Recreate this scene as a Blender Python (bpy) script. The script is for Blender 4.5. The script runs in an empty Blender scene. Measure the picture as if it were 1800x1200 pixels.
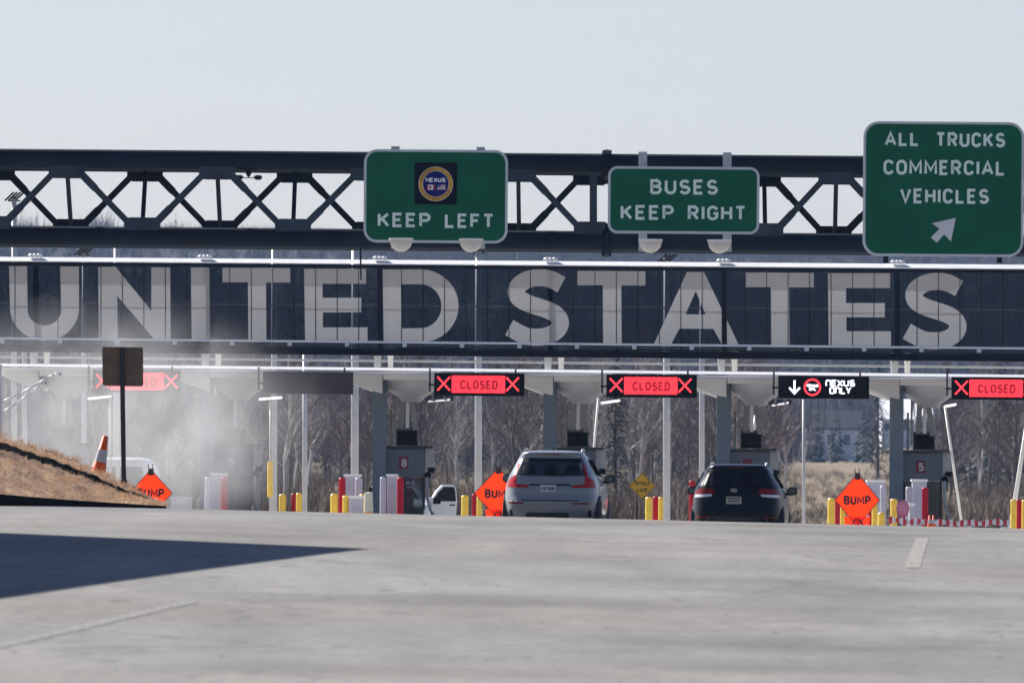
import bpy, bmesh, math, random
import numpy as np
from mathutils import Vector, Matrix

random.seed(7)
R = math.radians
scene = bpy.context.scene
col = scene.collection

# ------------------------------------------------------------------ camera, world, sun, exposure
EYE = 1.5
F = 20000.0                       # focal length in pixels of an 1800 px wide frame
PITCH = math.atan(270 / F)
ROLL = 0.008
right0 = Vector((1, 0, 0))
fwd = Vector((0, math.cos(PITCH), math.sin(PITCH)))
up0 = Vector((0, -math.sin(PITCH), math.cos(PITCH)))
cright = math.cos(ROLL) * right0 + math.sin(ROLL) * up0
cup = -math.sin(ROLL) * right0 + math.cos(ROLL) * up0
cd = bpy.data.cameras.new("camera")
cam = bpy.data.objects.new("camera", cd)
col.objects.link(cam)
mw = Matrix.Identity(4)
for i in range(3):
    mw[i][0], mw[i][1], mw[i][2] = cright[i], cup[i], -fwd[i]
mw[2][3] = EYE
cam.matrix_world = mw
cd.sensor_width = 36
cd.lens = 36 * F / 1800
cd.clip_start = 1.0
cd.clip_end = 30000
cd.dof.use_dof = True
cd.dof.focus_distance = 262
cd.dof.aperture_fstop = 8.0
scene.camera = cam

SUN_EL, SUN_AZ = 36.0, 42.0       # azimuth: degrees to the left of straight ahead, beyond the booths
sdir = Vector((-math.sin(R(SUN_AZ)) * math.cos(R(SUN_EL)), math.cos(R(SUN_AZ)) * math.cos(R(SUN_EL)), math.sin(R(SUN_EL))))
world = bpy.data.worlds.new("World")
scene.world = world
world.use_nodes = True
wn = world.node_tree
sky = wn.nodes.new("ShaderNodeTexSky")
sky.sky_type = 'NISHITA'
sky.sun_disc = False
sky.sun_elevation = R(SUN_EL)
sky.sun_rotation = R(-SUN_AZ)
sky.altitude = 100
sky.air_density = 1.0
sky.dust_density = 0.4
sky.ozone_density = 4.0
tint = wn.nodes.new("ShaderNodeVectorMath")
tint.operation = 'MULTIPLY'
tint.inputs[1].default_value = (.985, .90, .985)
wn.links.new(sky.outputs[0], tint.inputs[0])
wn.links.new(tint.outputs[0], wn.nodes["Background"].inputs[0])
wn.nodes["Background"].inputs[1].default_value = 0.05
sl = bpy.data.lights.new("sun", 'SUN')
sl.energy = 5.0
sl.angle = R(0.53)
sl.color = (1.0, 0.945, 0.87)
sun = bpy.data.objects.new("sun", sl)
col.objects.link(sun)
sun.rotation_euler = (-sdir).to_track_quat('-Z', 'Y').to_euler()
sun.location = (-200, 300, 300)
scene.view_settings.view_transform = 'Standard'
scene.view_settings.look = 'None'
scene.view_settings.gamma = 1.0
scene.view_settings.exposure = 1.1


def P(x, y, D):
    """the world point at distance D along the road that an 1800 x 1200 frame shows at pixel (x, y)"""
    d = F * fwd + (x - 900) * cright + (600 - y) * cup
    t = D / d.y
    return Vector((d.x * t, D, EYE + d.z * t))


# ------------------------------------------------------------------ ground profile
GP = [(0, 0.0), (60, 0.0), (75, 0.05), (90, 0.19), (105, 0.40), (120, 0.62), (135, 0.83), (150, 1.0), (165, 1.11), (178, 1.155), (188, 1.145), (200, 1.03), (222, .72), (235, .55), (260, .36), (300, .22), (340, .15), (400, .1), (550, .3), (700, 1.0), (1000, 2.6), (1500, 6.0), (1900, 9.0), (2250, 23.0), (2600, 47.0), (3000, 65.5), (3500, 70.0), (4500, 30.0), (7000, 20.0)]
gx = np.array([g[0] for g in GP], float)
gz = np.array([g[1] for g in GP], float)
gm = np.gradient(gz, gx)


def prof(d):
    d = min(max(d, 0.0), 6999.0)
    i = max(0, min(len(gx) - 2, int(np.searchsorted(gx, d, 'right')) - 1))
    h = gx[i + 1] - gx[i]
    t = (d - gx[i]) / h
    m0, m1 = gm[i], gm[i + 1]
    s = (gz[i + 1] - gz[i])
    if abs(m0 * h) > 3 * abs(s): m0 = 0 if s == 0 else math.copysign(3 * abs(s) / h, s)
    if abs(m1 * h) > 3 * abs(s): m1 = 0 if s == 0 else math.copysign(3 * abs(s) / h, s)
    return gz[i] * (2 * t**3 - 3 * t**2 + 1) + gz[i + 1] * (-2 * t**3 + 3 * t**2) + h * (m0 * (t**3 - 2 * t**2 + t) + m1 * (t**3 - t**2))


def ground(x, d):
    z = prof(d)
    c = min(1, max(0, (d - 60) / 60)) * min(1, max(0, (700 - d) / 300))
    z -= 0.0155 * max(-40, min(40, x)) * c
    if d > 900:
        z += 8 * math.exp(-((x + 62) / 34) ** 2 - ((d - 1500) / 230) ** 2)
        w = min(1, (d - 1900) / 700) if d > 1900 else 0
        z += w * (1.6 * math.sin(x / 55 + d / 300) + .9 * math.sin(x / 23 + 2 + d / 140))
    return z


# ------------------------------------------------------------------ materials
MATS = {}


def M(name, c, rough=.6, metal=0.0, var=.12, scale=3.0, bump=0.0, spec=.5, coat=0.0, emit=None, estr=1.0, alpha=None, detail=4):
    if name in MATS:
        return MATS[name]
    m = bpy.data.materials.new(name)
    m.use_nodes = True
    nt = m.node_tree
    b = nt.nodes["Principled BSDF"]
    b.inputs["Roughness"].default_value = rough
    b.inputs["Metallic"].default_value = metal
    b.inputs["Specular IOR Level"].default_value = spec
    b.inputs["Coat Weight"].default_value = coat
    b.inputs["Coat Roughness"].default_value = .05
    tc = nt.nodes.new("ShaderNodeTexCoord")
    nz = nt.nodes.new("ShaderNodeTexNoise")
    nz.inputs["Scale"].default_value = scale
    nz.inputs["Detail"].default_value = detail
    nt.links.new(tc.outputs["Object"], nz.inputs["Vector"])
    mr = nt.nodes.new("ShaderNodeMapRange")
    mr.inputs[1].default_value, mr.inputs[2].default_value = .3, .7
    mr.inputs[3].default_value, mr.inputs[4].default_value = 1 - var, 1 + var
    nt.links.new(nz.outputs[0], mr.inputs[0])
    mx = nt.nodes.new("ShaderNodeVectorMath")
    mx.operation = 'SCALE'
    mx.inputs[0].default_value = c
    nt.links.new(mr.outputs[0], mx.inputs[3])
    nt.links.new(mx.outputs[0], b.inputs["Base Color"])
    if bump:
        bp = nt.nodes.new("ShaderNodeBump")
        bp.inputs["Strength"].default_value = bump
        bp.inputs["Distance"].default_value = .02
        nt.links.new(nz.outputs[0], bp.inputs["Height"])
        nt.links.new(bp.outputs[0], b.inputs["Normal"])
    if emit:
        b.inputs["Emission Color"].default_value = (*emit, 1)
        b.inputs["Emission Strength"].default_value = estr
    if alpha is not None:
        tr = nt.nodes.new("ShaderNodeBsdfTransparent")
        tr.inputs[0].default_value = (*alpha[1], 1)
        ms = nt.nodes.new("ShaderNodeMixShader")
        ms.inputs[0].default_value = alpha[0]
        nt.links.new(tr.outputs[0], ms.inputs[1])
        src = b.outputs[0]
        if len(alpha) > 2:
            tl = nt.nodes.new("ShaderNodeBsdfTranslucent")
            tl.inputs[0].default_value = (*c, 1)
            m2 = nt.nodes.new("ShaderNodeMixShader")
            m2.inputs[0].default_value = alpha[2]
            nt.links.new(b.outputs[0], m2.inputs[1])
            nt.links.new(tl.outputs[0], m2.inputs[2])
            src = m2.outputs[0]
        nt.links.new(src, ms.inputs[2])
        nt.links.new(ms.outputs[0], nt.nodes["Material Output"].inputs[0])
    MATS[name] = m
    return m


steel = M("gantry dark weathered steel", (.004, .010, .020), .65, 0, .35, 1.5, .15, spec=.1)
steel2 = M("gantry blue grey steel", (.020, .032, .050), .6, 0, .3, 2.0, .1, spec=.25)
galv = M("galvanised post", (.36, .38, .42), .5, .5, .12, 6)
green = M("sign green sheeting", (.0005, .085, .042), .5, 0, .10, .9, spec=.12)
legend = M("sign white legend", (.60, .72, .68), .5, 0, .06, 2, spec=.2)
border = M("sign border white", (.42, .47, .50), .5, 0, .08, 2)
white = M("white paint", (.78, .78, .77), .5, 0, .06, 1.5, .05)
offwhite = M("off white paint", (.62, .62, .60), .55, 0, .1, 1.2, .05)
pole_m = M("pale pole paint", (.46, .46, .47), .45, 0, .08, 3)
colm = M("shade toned column paint", (.15, .195, .24), .5, 0, .1, 2)
boothm = M("booth blue grey cladding", (.13, .158, .19), .5, 0, .1, 1.5)
boothdk = M("booth dark trim", (.022, .026, .032), .5, 0, .1, 2)
strutm = M("strut grey paint", (.29, .30, .29), .55, 0, .15, 2)
dark = M("black plastic", (.006, .007, .010), .55, 0, .2, 4, spec=.1)
darkscreen = M("black screen", (.003, .003, .005), .5, 0, .2, 3, spec=.06)
offscreen = M("switched off display", (.028, .02, .026), .5, 0, .25, 5)
red_m = M("red bollard paint", (.38, .004, .018), .5, 0, .12, 3, spec=.2)
yellow_m = M("yellow bollard paint", (.84, .56, .055), .45, 0, .12, 4)
lav = M("cabinet pale paint", (.44, .44, .52), .5, 0, .08, 2)
orange = M("fluorescent orange sheeting", (1.0, .042, .006), .5, 0, .05, 2, spec=.15, alpha=(1.0, (1, 1, 1), .5))
orange_dk = M("orange sign dark legend", (.03, .005, .004), .6)
amber = M("amber sign sheeting", (1.0, .52, .008), .5, 0, .08, 3)
amber_dk = M("amber sign legend", (.22, .10, .012), .6)
brown = M("weathered brown sign back", (.135, .095, .06), .6, .2, .25, 5)
blackpost = M("black perforated post", (.01, .011, .014), .5, .2, .2, 8)
rubber = M("tyre rubber", (.015, .015, .016), .8)
rimm = M("wheel rim", (.35, .36, .38), .35, .8, .1)
glass_m = M("car glass", (.005, .006, .009), .08, 0, .1, 2, spec=.12)
chrome = M("bright trim", (.5, .51, .53), .25, .8, .1)
silver = M("silver grey car paint", (.225, .232, .24), .32, .15, .03, 1, coat=.45, spec=.35)
navy = M("dark navy car paint", (.0012, .0026, .006), .3, 0, .05, 1, coat=.10, spec=.12)
carwhite = M("white car paint", (.7, .71, .73), .35, 0, .04, 1, coat=.4)
lampred = M("red lamp lens", (.40, .003, .008), .35, 0, .45, 9, coat=.04, spec=.15)
lampred2 = M("deep red lamp lens", (.20, .002, .007), .35, 0, .45, 9, coat=.04, spec=.15)
lampwhite = M("white lamp lens", (.75, .75, .76), .2, 0, .1, 6, coat=.5)
plate_m = M("number plate white", (.55, .56, .60), .5)
plate_g = M("number plate cream", (.50, .50, .36), .5)
ink = M("dark ink", (.02, .025, .05), .6)
clad = M("car dark cladding", (.02, .021, .024), .6)
ledred = M("lit red display", (.3, .01, .02), .6, emit=(1.0, .030, .044), estr=.8)
def mottle(m, sc, lo, hi):
    nt = m.node_tree
    b = nt.nodes["Principled BSDF"]
    tc = nt.nodes.new("ShaderNodeTexCoord")
    n = nt.nodes.new("ShaderNodeTexNoise")
    n.inputs["Scale"].default_value = sc
    n.inputs["Detail"].default_value = 3
    nt.links.new(tc.outputs["Object"], n.inputs["Vector"])
    r = nt.nodes.new("ShaderNodeMapRange")
    r.inputs[1].default_value, r.inputs[2].default_value, r.inputs[3].default_value, r.inputs[4].default_value = .35, .65, lo, hi
    nt.links.new(n.outputs[0], r.inputs[0])
    nt.links.new(r.outputs[0], b.inputs["Emission Strength"])


mottle(ledred, 22, .45, 1.05)
leddark = M("dim red display letters", (.10, .0, .01), .6, emit=(.30, .0, .010), estr=.45)
ledx = M("lit red cross", (.3, .01, .02), .6, emit=(1.0, .04, .055), estr=.9)
ledwhite = M("lit white display letters", (.5, .5, .5), .6, emit=(.88, .88, 1.0), estr=1.0)
bowl_m = M("sign light diffuser", (.46, .44, .41), .5, 0, .08, 3)
navyplate = M("navy emblem panel", (.002, .003, .012), .6, spec=.05)
gold = M("emblem gold ring", (.50, .27, .012), .5, 0, .25, 6)
emblue = M("emblem blue", (.004, .005, .11), .6, spec=.1)
cone_m = M("cone orange rubber", (.88, .12, .016), .5, 0, .12, 5, spec=.2)
cone_w = M("cone grey white collar", (.42, .45, .49), .5, 0, .15, 8)
pinkm = M("faded pink sheeting", (.36, .10, .20), .6, 0, .2, 8)
pinkl = M("pale pink print", (.55, .30, .42), .6)
concrete = M("pale concrete", (.42, .42, .43), .8, 0, .15, 2, .2)
kerb_shade = M("kerb asphalt shade black", (.0055, .005, .0045), .95, 0, .4, 3, .4, spec=.05)  # near black: the shade on the kerb faces is put into the colour
bark = M("grey brown bark", (.115, .098, .088), .9, 0, .3, 2)
barkpale = M("pale birch bark", (.44, .42, .40), .8, 0, .3, 1.2)
twigm = M("grey brown twigs", (.145, .122, .117), .9, 0, .25, .6)
twigp = M("pale grey twigs", (.24, .22, .21), .9, 0, .25, .6)
needles = M("dark conifer needles", (.016, .034, .026), .8, 0, .35, .8)
fartwig = M("far bare woodland", (.125, .105, .11), .9, 0, .3, .03)
farneed = M("far conifer needles", (.012, .03, .028), .9, 0, .3, .05)
roof_m = M("dark house roof", (.012, .015, .022), .7, 0, .15, 1)
wall_m = M("pale house wall", (.62, .64, .68), .7, 0, .08, 1)
canopy_m = M("canopy white metal", (.84, .83, .80), .5, 0, .08, .6, .03)
panel_m = M("tinted banner panel", (.0045, .006, .010), .45, 0, .25, .5, spec=.08, alpha=(.56, (.80, .86, .94)))
letter_m = M("white film lettering", (.76, .685, .605), .6, 0, .05, .8, alpha=(.94, (.8, .8, .8), .5))
frame_m = M("banner dark frame", (.005, .008, .014), .55, 0, .2, 1.5, spec=.1)


def road_material():
    m = bpy.data.materials.new("pale worn asphalt")
    m.use_nodes = True
    nt = m.node_tree
    N, L = nt.nodes, nt.links
    b = N["Principled BSDF"]
    tc = N.new("ShaderNodeTexCoord")

    def noise(sc, sx, sy, det=5):
        mp = N.new("ShaderNodeMapping")
        mp.inputs["Scale"].default_value = (sx, sy, 1)
        L.new(tc.outputs["Object"], mp.inputs["Vector"])
        n = N.new("ShaderNodeTexNoise")
        n.inputs["Scale"].default_value = sc
        n.inputs["Detail"].default_value = det
        L.new(mp.outputs[0], n.inputs["Vector"])
        return n.outputs[0]

    def ramp(src, a, bb, c, d):
        r = N.new("ShaderNodeMapRange")
        for i, v in enumerate((a, bb, c, d)):
            r.inputs[1 + i].default_value = v
        L.new(src, r.inputs[0])
        return r.outputs[0]

    def mul(a, bb):
        q = N.new("ShaderNodeMath")
        q.operation = 'MULTIPLY'
        L.new(a, q.inputs[0])
        L.new(bb, q.inputs[1])
        return q.outputs[0]
    big = ramp(noise(.16, 1, .35), .3, .7, .75, 1.19)
    mid = ramp(noise(1.1, 1, .12, 6), .30, .70, .84, 1.12)
    stain = ramp(noise(.55, .34, .26, 7), .50, .68, 1.0, .58)
    fine = ramp(noise(6, 1, .25, 4), .3, .7, .86, 1.12)
    oil = ramp(noise(2.6, 1, .3, 2), .68, .75, 1.0, .55)
    specks = ramp(noise(13, 1, .07, 2), .66, .72, 1.0, .60)
    # transverse joints
    sp = N.new("ShaderNodeSeparateXYZ")
    L.new(tc.outputs["Object"], sp.inputs[0])
    wob = N.new("ShaderNodeMath")
    wob.operation = 'MULTIPLY_ADD'
    L.new(noise(.7, 1, .2, 3), wob.inputs[0])
    wob.inputs[1].default_value = .9
    L.new(sp.outputs[1], wob.inputs[2])
    dv = N.new("ShaderNodeMath")
    dv.operation = 'MODULO'
    L.new(wob.outputs[0], dv.inputs[0])
    dv.inputs[1].default_value = 7.3
    joint = ramp(dv.outputs[0], .0, .16, .70, 1.0)
    wp = N.new("ShaderNodeVectorMath")
    wp.operation = 'MULTIPLY_ADD'
    nzc = N.new("ShaderNodeTexNoise")
    nzc.inputs["Scale"].default_value = .5
    L.new(tc.outputs["Object"], nzc.inputs["Vector"])
    L.new(nzc.outputs["Color"], wp.inputs[0])
    wp.inputs[1].default_value = (2.2, 2.2, 0)
    L.new(tc.outputs["Object"], wp.inputs[2])
    vo = N.new("ShaderNodeTexVoronoi")
    vo.feature = 'DISTANCE_TO_EDGE'
    vo.inputs["Scale"].default_value = .17
    L.new(wp.outputs[0], vo.inputs["Vector"])
    crack = ramp(vo.outputs["Distance"], .002, .014, .66, 1.0)
    patchy = ramp(noise(.30, .5, .12, 3), .52, .60, 1.0, .88)
    v = mul(mul(mul(big, mid), mul(stain, fine)), mul(mul(joint, oil), mul(mul(crack, specks), patchy)))
    # warmer tone on one side of the carriageway
    cr = N.new("ShaderNodeMix")
    cr.data_type = 'RGBA'
    cr.inputs[6].default_value = (.158, .157, .152, 1)
    cr.inputs[7].default_value = (.163, .152, .138, 1)
    L.new(ramp(noise(.09, 1, .5, 2), .42, .6, 0, 1), cr.inputs[0])
    sc = N.new("ShaderNodeVectorMath")
    sc.operation = 'SCALE'
    L.new(cr.outputs[2], sc.inputs[0])
    L.new(v, sc.inputs[3])
    L.new(sc.outputs[0], b.inputs["Base Color"])
    b.inputs["Roughness"].default_value = .75
    b.inputs["Specular IOR Level"].default_value = .3
    bp = N.new("ShaderNodeBump")
    bp.inputs["Strength"].default_value = .25
    bp.inputs["Distance"].default_value = .02
    L.new(noise(40, 1, 1, 2), bp.inputs["Height"])
    L.new(bp.outputs[0], b.inputs["Normal"])
    return m


def grass_material(name, c1, c2, c3, s=2.0, stretch=(1, 1, 1)):
    m = bpy.data.materials.new(name)
    m.use_nodes = True
    nt = m.node_tree
    N, L = nt.nodes, nt.links
    b = N["Principled BSDF"]
    tc = N.new("ShaderNodeTexCoord")
    n = N.new("ShaderNodeTexNoise")
    n.inputs["Scale"].default_value = s
    n.inputs["Detail"].default_value = 8
    n.inputs["Roughness"].default_value = .7
    mp = N.new("ShaderNodeMapping")
    mp.inputs["Scale"].default_value = stretch
    L.new(tc.outputs["Object"], mp.inputs["Vector"])
    L.new(mp.outputs[0], n.inputs["Vector"])
    cr = N.new("ShaderNodeValToRGB")
    cr.color_ramp.elements[0].position, cr.color_ramp.elements[0].color = .32, (*c1, 1)
    cr.color_ramp.elements[1].position, cr.color_ramp.elements[1].color = .68, (*c3, 1)
    e = cr.color_ramp.elements.new(.5)
    e.color = (*c2, 1)
    L.new(n.outputs[0], cr.inputs[0])
    L.new(cr.outputs[0], b.inputs["Base Color"])
    b.inputs["Roughness"].default_value = .9
    b.inputs["Specular IOR Level"].default_value = .1
    bp = N.new("ShaderNodeBump")
    bp.inputs["Strength"].default_value = .8
    bp.inputs["Distance"].default_value = .05
    L.new(n.outputs[0], bp.inputs["Height"])
    L.new(bp.outputs[0], b.inputs["Normal"])
    return m


# ------------------------------------------------------------------ mesh builder
class MB:
    def __init__(s):
        s.v, s.f = [], []

    def add(s, vs, fs):
        o = len(s.v)
        s.v += [tuple(p) for p in vs]
        s.f += [tuple(i + o for i in f) for f in fs]

    def box(s, x0, x1, y0, y1, z0, z1):
        s.add([(x0, y0, z0), (x1, y0, z0), (x1, y1, z0), (x0, y1, z0), (x0, y0, z1), (x1, y0, z1), (x1, y1, z1), (x0, y1, z1)],
              [(3, 2, 1, 0), (4, 5, 6, 7), (0, 1, 5, 4), (1, 2, 6, 5), (2, 3, 7, 6), (3, 0, 4, 7)])

    def prism(s, poly, y0, y1):
        """polygon in x-z, pushed from y0 back to y1"""
        a = sum(poly[i][0] * poly[(i + 1) % len(poly)][1] - poly[(i + 1) % len(poly)][0] * poly[i][1] for i in range(len(poly)))
        if a < 0:
            poly = poly[::-1]
        n = len(poly)
        s.add([(p[0], y0, p[1]) for p in poly] + [(p[0], y1, p[1]) for p in poly],
              [tuple(range(n)), tuple(range(2 * n - 1, n - 1, -1))] + [(i, i + n, (i + 1) % n + n, (i + 1) % n) for i in range(n)])

    def pprism(s, pts, D, depth):
        s.prism([(q.x, q.z) for q in (P(x, y, D) for x, y in pts)], D, D + depth)

    def prect(s, x0, y0, x1, y1, D, depth, slope=.0):
        s.pprism([(x0, y0), (x1, y0 + slope * (x1 - x0)), (x1, y1 + slope * (x1 - x0)), (x0, y1)], D, depth)

    def cyl(s, p0, p1, r0, r1=None, n=12, caps=True):
        r1 = r0 if r1 is None else r1
        p0, p1 = Vector(p0), Vector(p1)
        d = (p1 - p0).normalized()
        u = d.cross(Vector((0, 1, 0)) if abs(d.y) < .9 else Vector((1, 0, 0))).normalized()
        w = d.cross(u)
        vs = []
        for p, r in ((p0, r0), (p1, r1)):
            vs += [p + r * (math.cos(2 * math.pi * i / n) * u + math.sin(2 * math.pi * i / n) * w) for i in range(n)]
        fs = [(i, (i + 1) % n, (i + 1) % n + n, i + n) for i in range(n)]
        if caps:
            fs += [tuple(range(n - 1, -1, -1)), tuple(range(n, 2 * n))]
        s.add(vs, fs)

    def tube(s, pts, r, n=8):
        for a, b in zip(pts, pts[1:]):
            s.cyl(a, b, r, r, n)

    def bar(s, p0, p1, w, d):
        """square bar from p0 to p1: w across in the x-z plane, d deep in y"""
        p0, p1 = Vector(p0), Vector(p1)
        t = (p1 - p0).normalized()
        u = Vector((0, 1, 0)) - t * t.y
        u.normalize()
        w_ = t.cross(u) * (w / 2)
        u *= d / 2
        vs = [p + a * w_ + b * u for p in (p0, p1) for a, b in ((-1, -1), (1, -1), (1, 1), (-1, 1))]
        s.add(vs, [(3, 2, 1, 0), (4, 5, 6, 7), (0, 1, 5, 4), (1, 2, 6, 5), (2, 3, 7, 6), (3, 0, 4, 7)])

    def lathe(s, prof_, c, n=20):
        """profile (r, z) about the vertical through c"""
        k = len(prof_)
        vs = [(c[0] + r * math.cos(2 * math.pi * i / n), c[1] + r * math.sin(2 * math.pi * i / n), c[2] + z) for i in range(n) for r, z in prof_]
        fs = [(i * k + j, ((i + 1) % n) * k + j, ((i + 1) % n) * k + j + 1, i * k + j + 1) for i in range(n) for j in range(k - 1)]
        s.add(vs, fs)

    def sheet(s, pts, y):
        """flat polygon in x-z facing the road user"""
        a = sum(pts[i][0] * pts[(i + 1) % len(pts)][1] - pts[(i + 1) % len(pts)][0] * pts[i][1] for i in range(len(pts)))
        if a < 0:
            pts = pts[::-1]
        s.add([(p[0], y, p[1]) for p in pts], [tuple(range(len(pts)))])

    def strip(s, a, b, y):
        n = len(a)
        s.add([(p[0], y, p[1]) for p in a] + [(p[0], y, p[1]) for p in b], [(i, i + 1, i + 1 + n, i + n) for i in range(n - 1)])

    def stroke(s, pts, w, y):
        pts = [Vector((p[0], p[1])) for p in pts]
        closed = (pts[0] - pts[-1]).length < 1e-6 and len(pts) > 3
        if closed:
            pts = pts[:-1]
        n = len(pts)
        A, B = [], []
        for i, p in enumerate(pts):
            prv = pts[i - 1] if (i > 0 or closed) else None
            nxt = pts[(i + 1) % n] if (i < n - 1 or closed) else None
            ds = [(q).normalized() for q in ((p - prv) if prv is not None else None, (nxt - p) if nxt is not None else None) if q is not None]
            ns = [Vector((-d.y, d.x)) for d in ds]
            m = sum(ns, Vector((0, 0)))
            m = m.normalized() if m.length > 1e-6 else ns[0]
            k = min(1.6, 1 / max(.3, m.dot(ns[0])))
            A.append(p + m * (w / 2 * k))
            B.append(p - m * (w / 2 * k))
        if closed:
            A.append(A[0]); B.append(B[0])
        s.strip([(q.x, q.y) for q in A], [(q.x, q.y) for q in B], y)

    def build(s, name, mat, parent=None, local=False, smooth=False, bevel=0.0, loc=None):
        me = bpy.data.meshes.new(name)
        off = Vector((0, 0, 0))
        if not local:
            if parent is not None:
                off = Vector(wloc(parent))
            elif loc is not None:
                off = Vector(loc)
        me.from_pydata([(p[0] - off.x, p[1] - off.y, p[2] - off.z) for p in s.v], [], s.f)
        me.materials.append(mat)
        if smooth:
            for p in me.polygons:
                p.use_smooth = True
        o = bpy.data.objects.new(name, me)
        col.objects.link(o)
        if parent is not None:
            o.parent = parent
        elif loc is not None:
            o.location = loc
        if bevel:
            md = o.modifiers.new("bevel", 'BEVEL')
            md.width = bevel
            md.segments = 2
            md.limit_method = 'ANGLE'
        return o


def wloc(o):
    v = Vector(o.location)
    while o.parent is not None:
        o = o.parent
        v += Vector(o.location)
    return v


def tag(o, label, cat, group=None):
    o['label'] = label
    o['category'] = cat
    if group:
        o['group'] = group
    return o


def thing(name, label, cat, loc, group=None, rz=0.0):
    o = bpy.data.objects.new(name, None)
    o.empty_display_size = .3
    o.location = loc
    o.rotation_euler = (0, 0, rz)
    col.objects.link(o)
    return tag(o, label, cat, group)


def kind(o, k='structure'):
    o['kind'] = k
    return o


KIDS = {}


def copy_tree(o, parent=None):
    c = o.copy()
    col.objects.link(c)
    c.parent = parent
    for ch in list(o.children):
        copy_tree(ch, c)
    return c


# ------------------------------------------------------------------ lettering
def arc(cx, cz, rx, rz, a0, a1, n=8):
    return [(cx + rx * math.cos(R(a0 + (a1 - a0) * i / n)), cz + rz * math.sin(R(a0 + (a1 - a0) * i / n))) for i in range(n + 1)]


GL = {
    'A': (.70, [[(0, 0), (.35, 1), (.70, 0)], [(.12, .30), (.58, .30)]]),
    'B': (.58, [[(0, 0), (0, 1), (.30, 1)] + arc(.30, .765, .25, .235, 90, -90) + [(0, .53)], [(.30, .53)] + arc(.30, .265, .28, .265, 90, -90) + [(0, 0)]]),
    'C': (.58, [arc(.29, .70, .29, .30, 15, 180) + arc(.29, .30, .29, .30, 180, 345)]),
    'D': (.58, [[(0, 0), (0, 1), (.24, 1)] + arc(.24, .66, .34, .34, 90, 0) + arc(.24, .34, .34, .34, 0, -90) + [(0, 0)]]),
    'E': (.50, [[(.50, 1), (0, 1), (0, 0), (.50, 0)], [(0, .52), (.42, .52)]]),
    'F': (.50, [[(.50, 1), (0, 1), (0, 0)], [(0, .52), (.42, .52)]]),
    'G': (.58, [arc(.29, .70, .29, .30, 15, 180) + arc(.29, .30, .29, .30, 180, 360) + [(.58, .46), (.34, .46)]]),
    'H': (.58, [[(0, 0), (0, 1)], [(.58, 0), (.58, 1)], [(0, .52), (.58, .52)]]),
    'I': (.0, [[(0, 0), (0, 1)]]),
    'K': (.58, [[(0, 0), (0, 1)], [(.56, 1), (0, .38)], [(.20, .60), (.58, 0)]]),
    'L': (.50, [[(0, 1), (0, 0), (.50, 0)]]),
    'M': (.76, [[(0, 0), (0, 1), (.38, .28), (.76, 1), (.76, 0)]]),
    'N': (.60, [[(0, 0), (0, 1), (.60, 0), (.60, 1)]]),
    'O': (.60, [arc(.30, .68, .30, .32, 0, 180) + arc(.30, .32, .30, .32, 180, 360) + [(.60, .68)]]),
    'P': (.56, [[(0, 0), (0, 1), (.30, 1)] + arc(.30, .73, .26, .27, 90, -90) + [(0, .46)]]),
    'R': (.58, [[(0, 0), (0, 1), (.30, 1)] + arc(.30, .73, .26, .27, 90, -90) + [(0, .46)], [(.28, .46), (.58, 0)]]),
    'S': (.56, [arc(.28, .735, .26, .265, 25, 270) + arc(.28, .265, .28, .265, 90, -160)]),
    'T': (.56, [[(0, 1), (.56, 1)], [(.28, 1), (.28, 0)]]),
    'U': (.58, [[(0, 1), (0, .30)] + arc(.29, .30, .29, .30, 180, 360) + [(.58, 1)]]),
    'V': (.64, [[(0, 1), (.32, 0), (.64, 1)]]),
    'X': (.60, [[(0, 0), (.60, 1)], [(0, 1), (.60, 0)]]),
    'Y': (.60, [[(0, 1), (.30, .48), (.60, 1)], [(.30, .48), (.30, 0)]]),
    'Z': (.56, [[(0, 1), (.56, 1), (0, 0), (.56, 0)]]),
    'n': (.58, [[(0, 0), (0, .82), (.14, 1), (.44, 1), (.58, .82), (.58, 0)]]),
    'o': (.56, [[(0, .12), (0, .88), (.12, 1), (.44, 1), (.56, .88), (.56, .12), (.44, 0), (.12, 0), (0, .12)]]),
    '0': (.52, [arc(.26, .68, .26, .32, 0, 180) + arc(.26, .32, .26, .32, 180, 360) + [(.52, .68)]]),
    '1': (.2, [[(0, .8), (.2, 1), (.2, 0)]]),
    '2': (.54, [arc(.27, .73, .27, .27, 170, -30) + [(0, 0), (.54, 0)]]),
    '5': (.54, [[(.50, 1), (.06, 1), (.03, .55)] + arc(.25, .32, .29, .32, 120, -150)]),
    '7': (.54, [[(0, 1), (.54, 1), (.18, 0)]]),
    '8': (.54, [arc(.27, .76, .24, .24, -90, 270, 16), arc(.27, .27, .27, .27, 90, 450, 16)]),
    '9': (.54, [arc(.27, .71, .27, .29, 0, 360, 16), [(.54, .71), (.54, .5)] + arc(.27, .30, .27, .30, 0, -140)]),
}


def text(mb, st, x0, x1, z0, z1, sw, y, gap=.34, space=.55):
    """the words ST in strokes SW wide, filling the rectangle x0..x1, z0..z1 on the plane y"""
    H = z1 - z0 - sw
    cur, items = 0.0, []
    for ch in st:
        if ch == ' ':
            cur += space
            continue
        w, strokes = GL[ch]
        items.append((cur, strokes))
        cur += w + gap
    total = cur - gap
    k = (x1 - x0 - sw) / max(total, 1e-6) if total > 0 else 1
    n = 0
    for c, strokes in items:
        for s_ in strokes:
            mb.stroke([(x0 + sw / 2 + (c + a) * k, z0 + sw / 2 + b * H) for a, b in s_], sw, y - .0025 * (n % 3))
            n += 1


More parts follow.
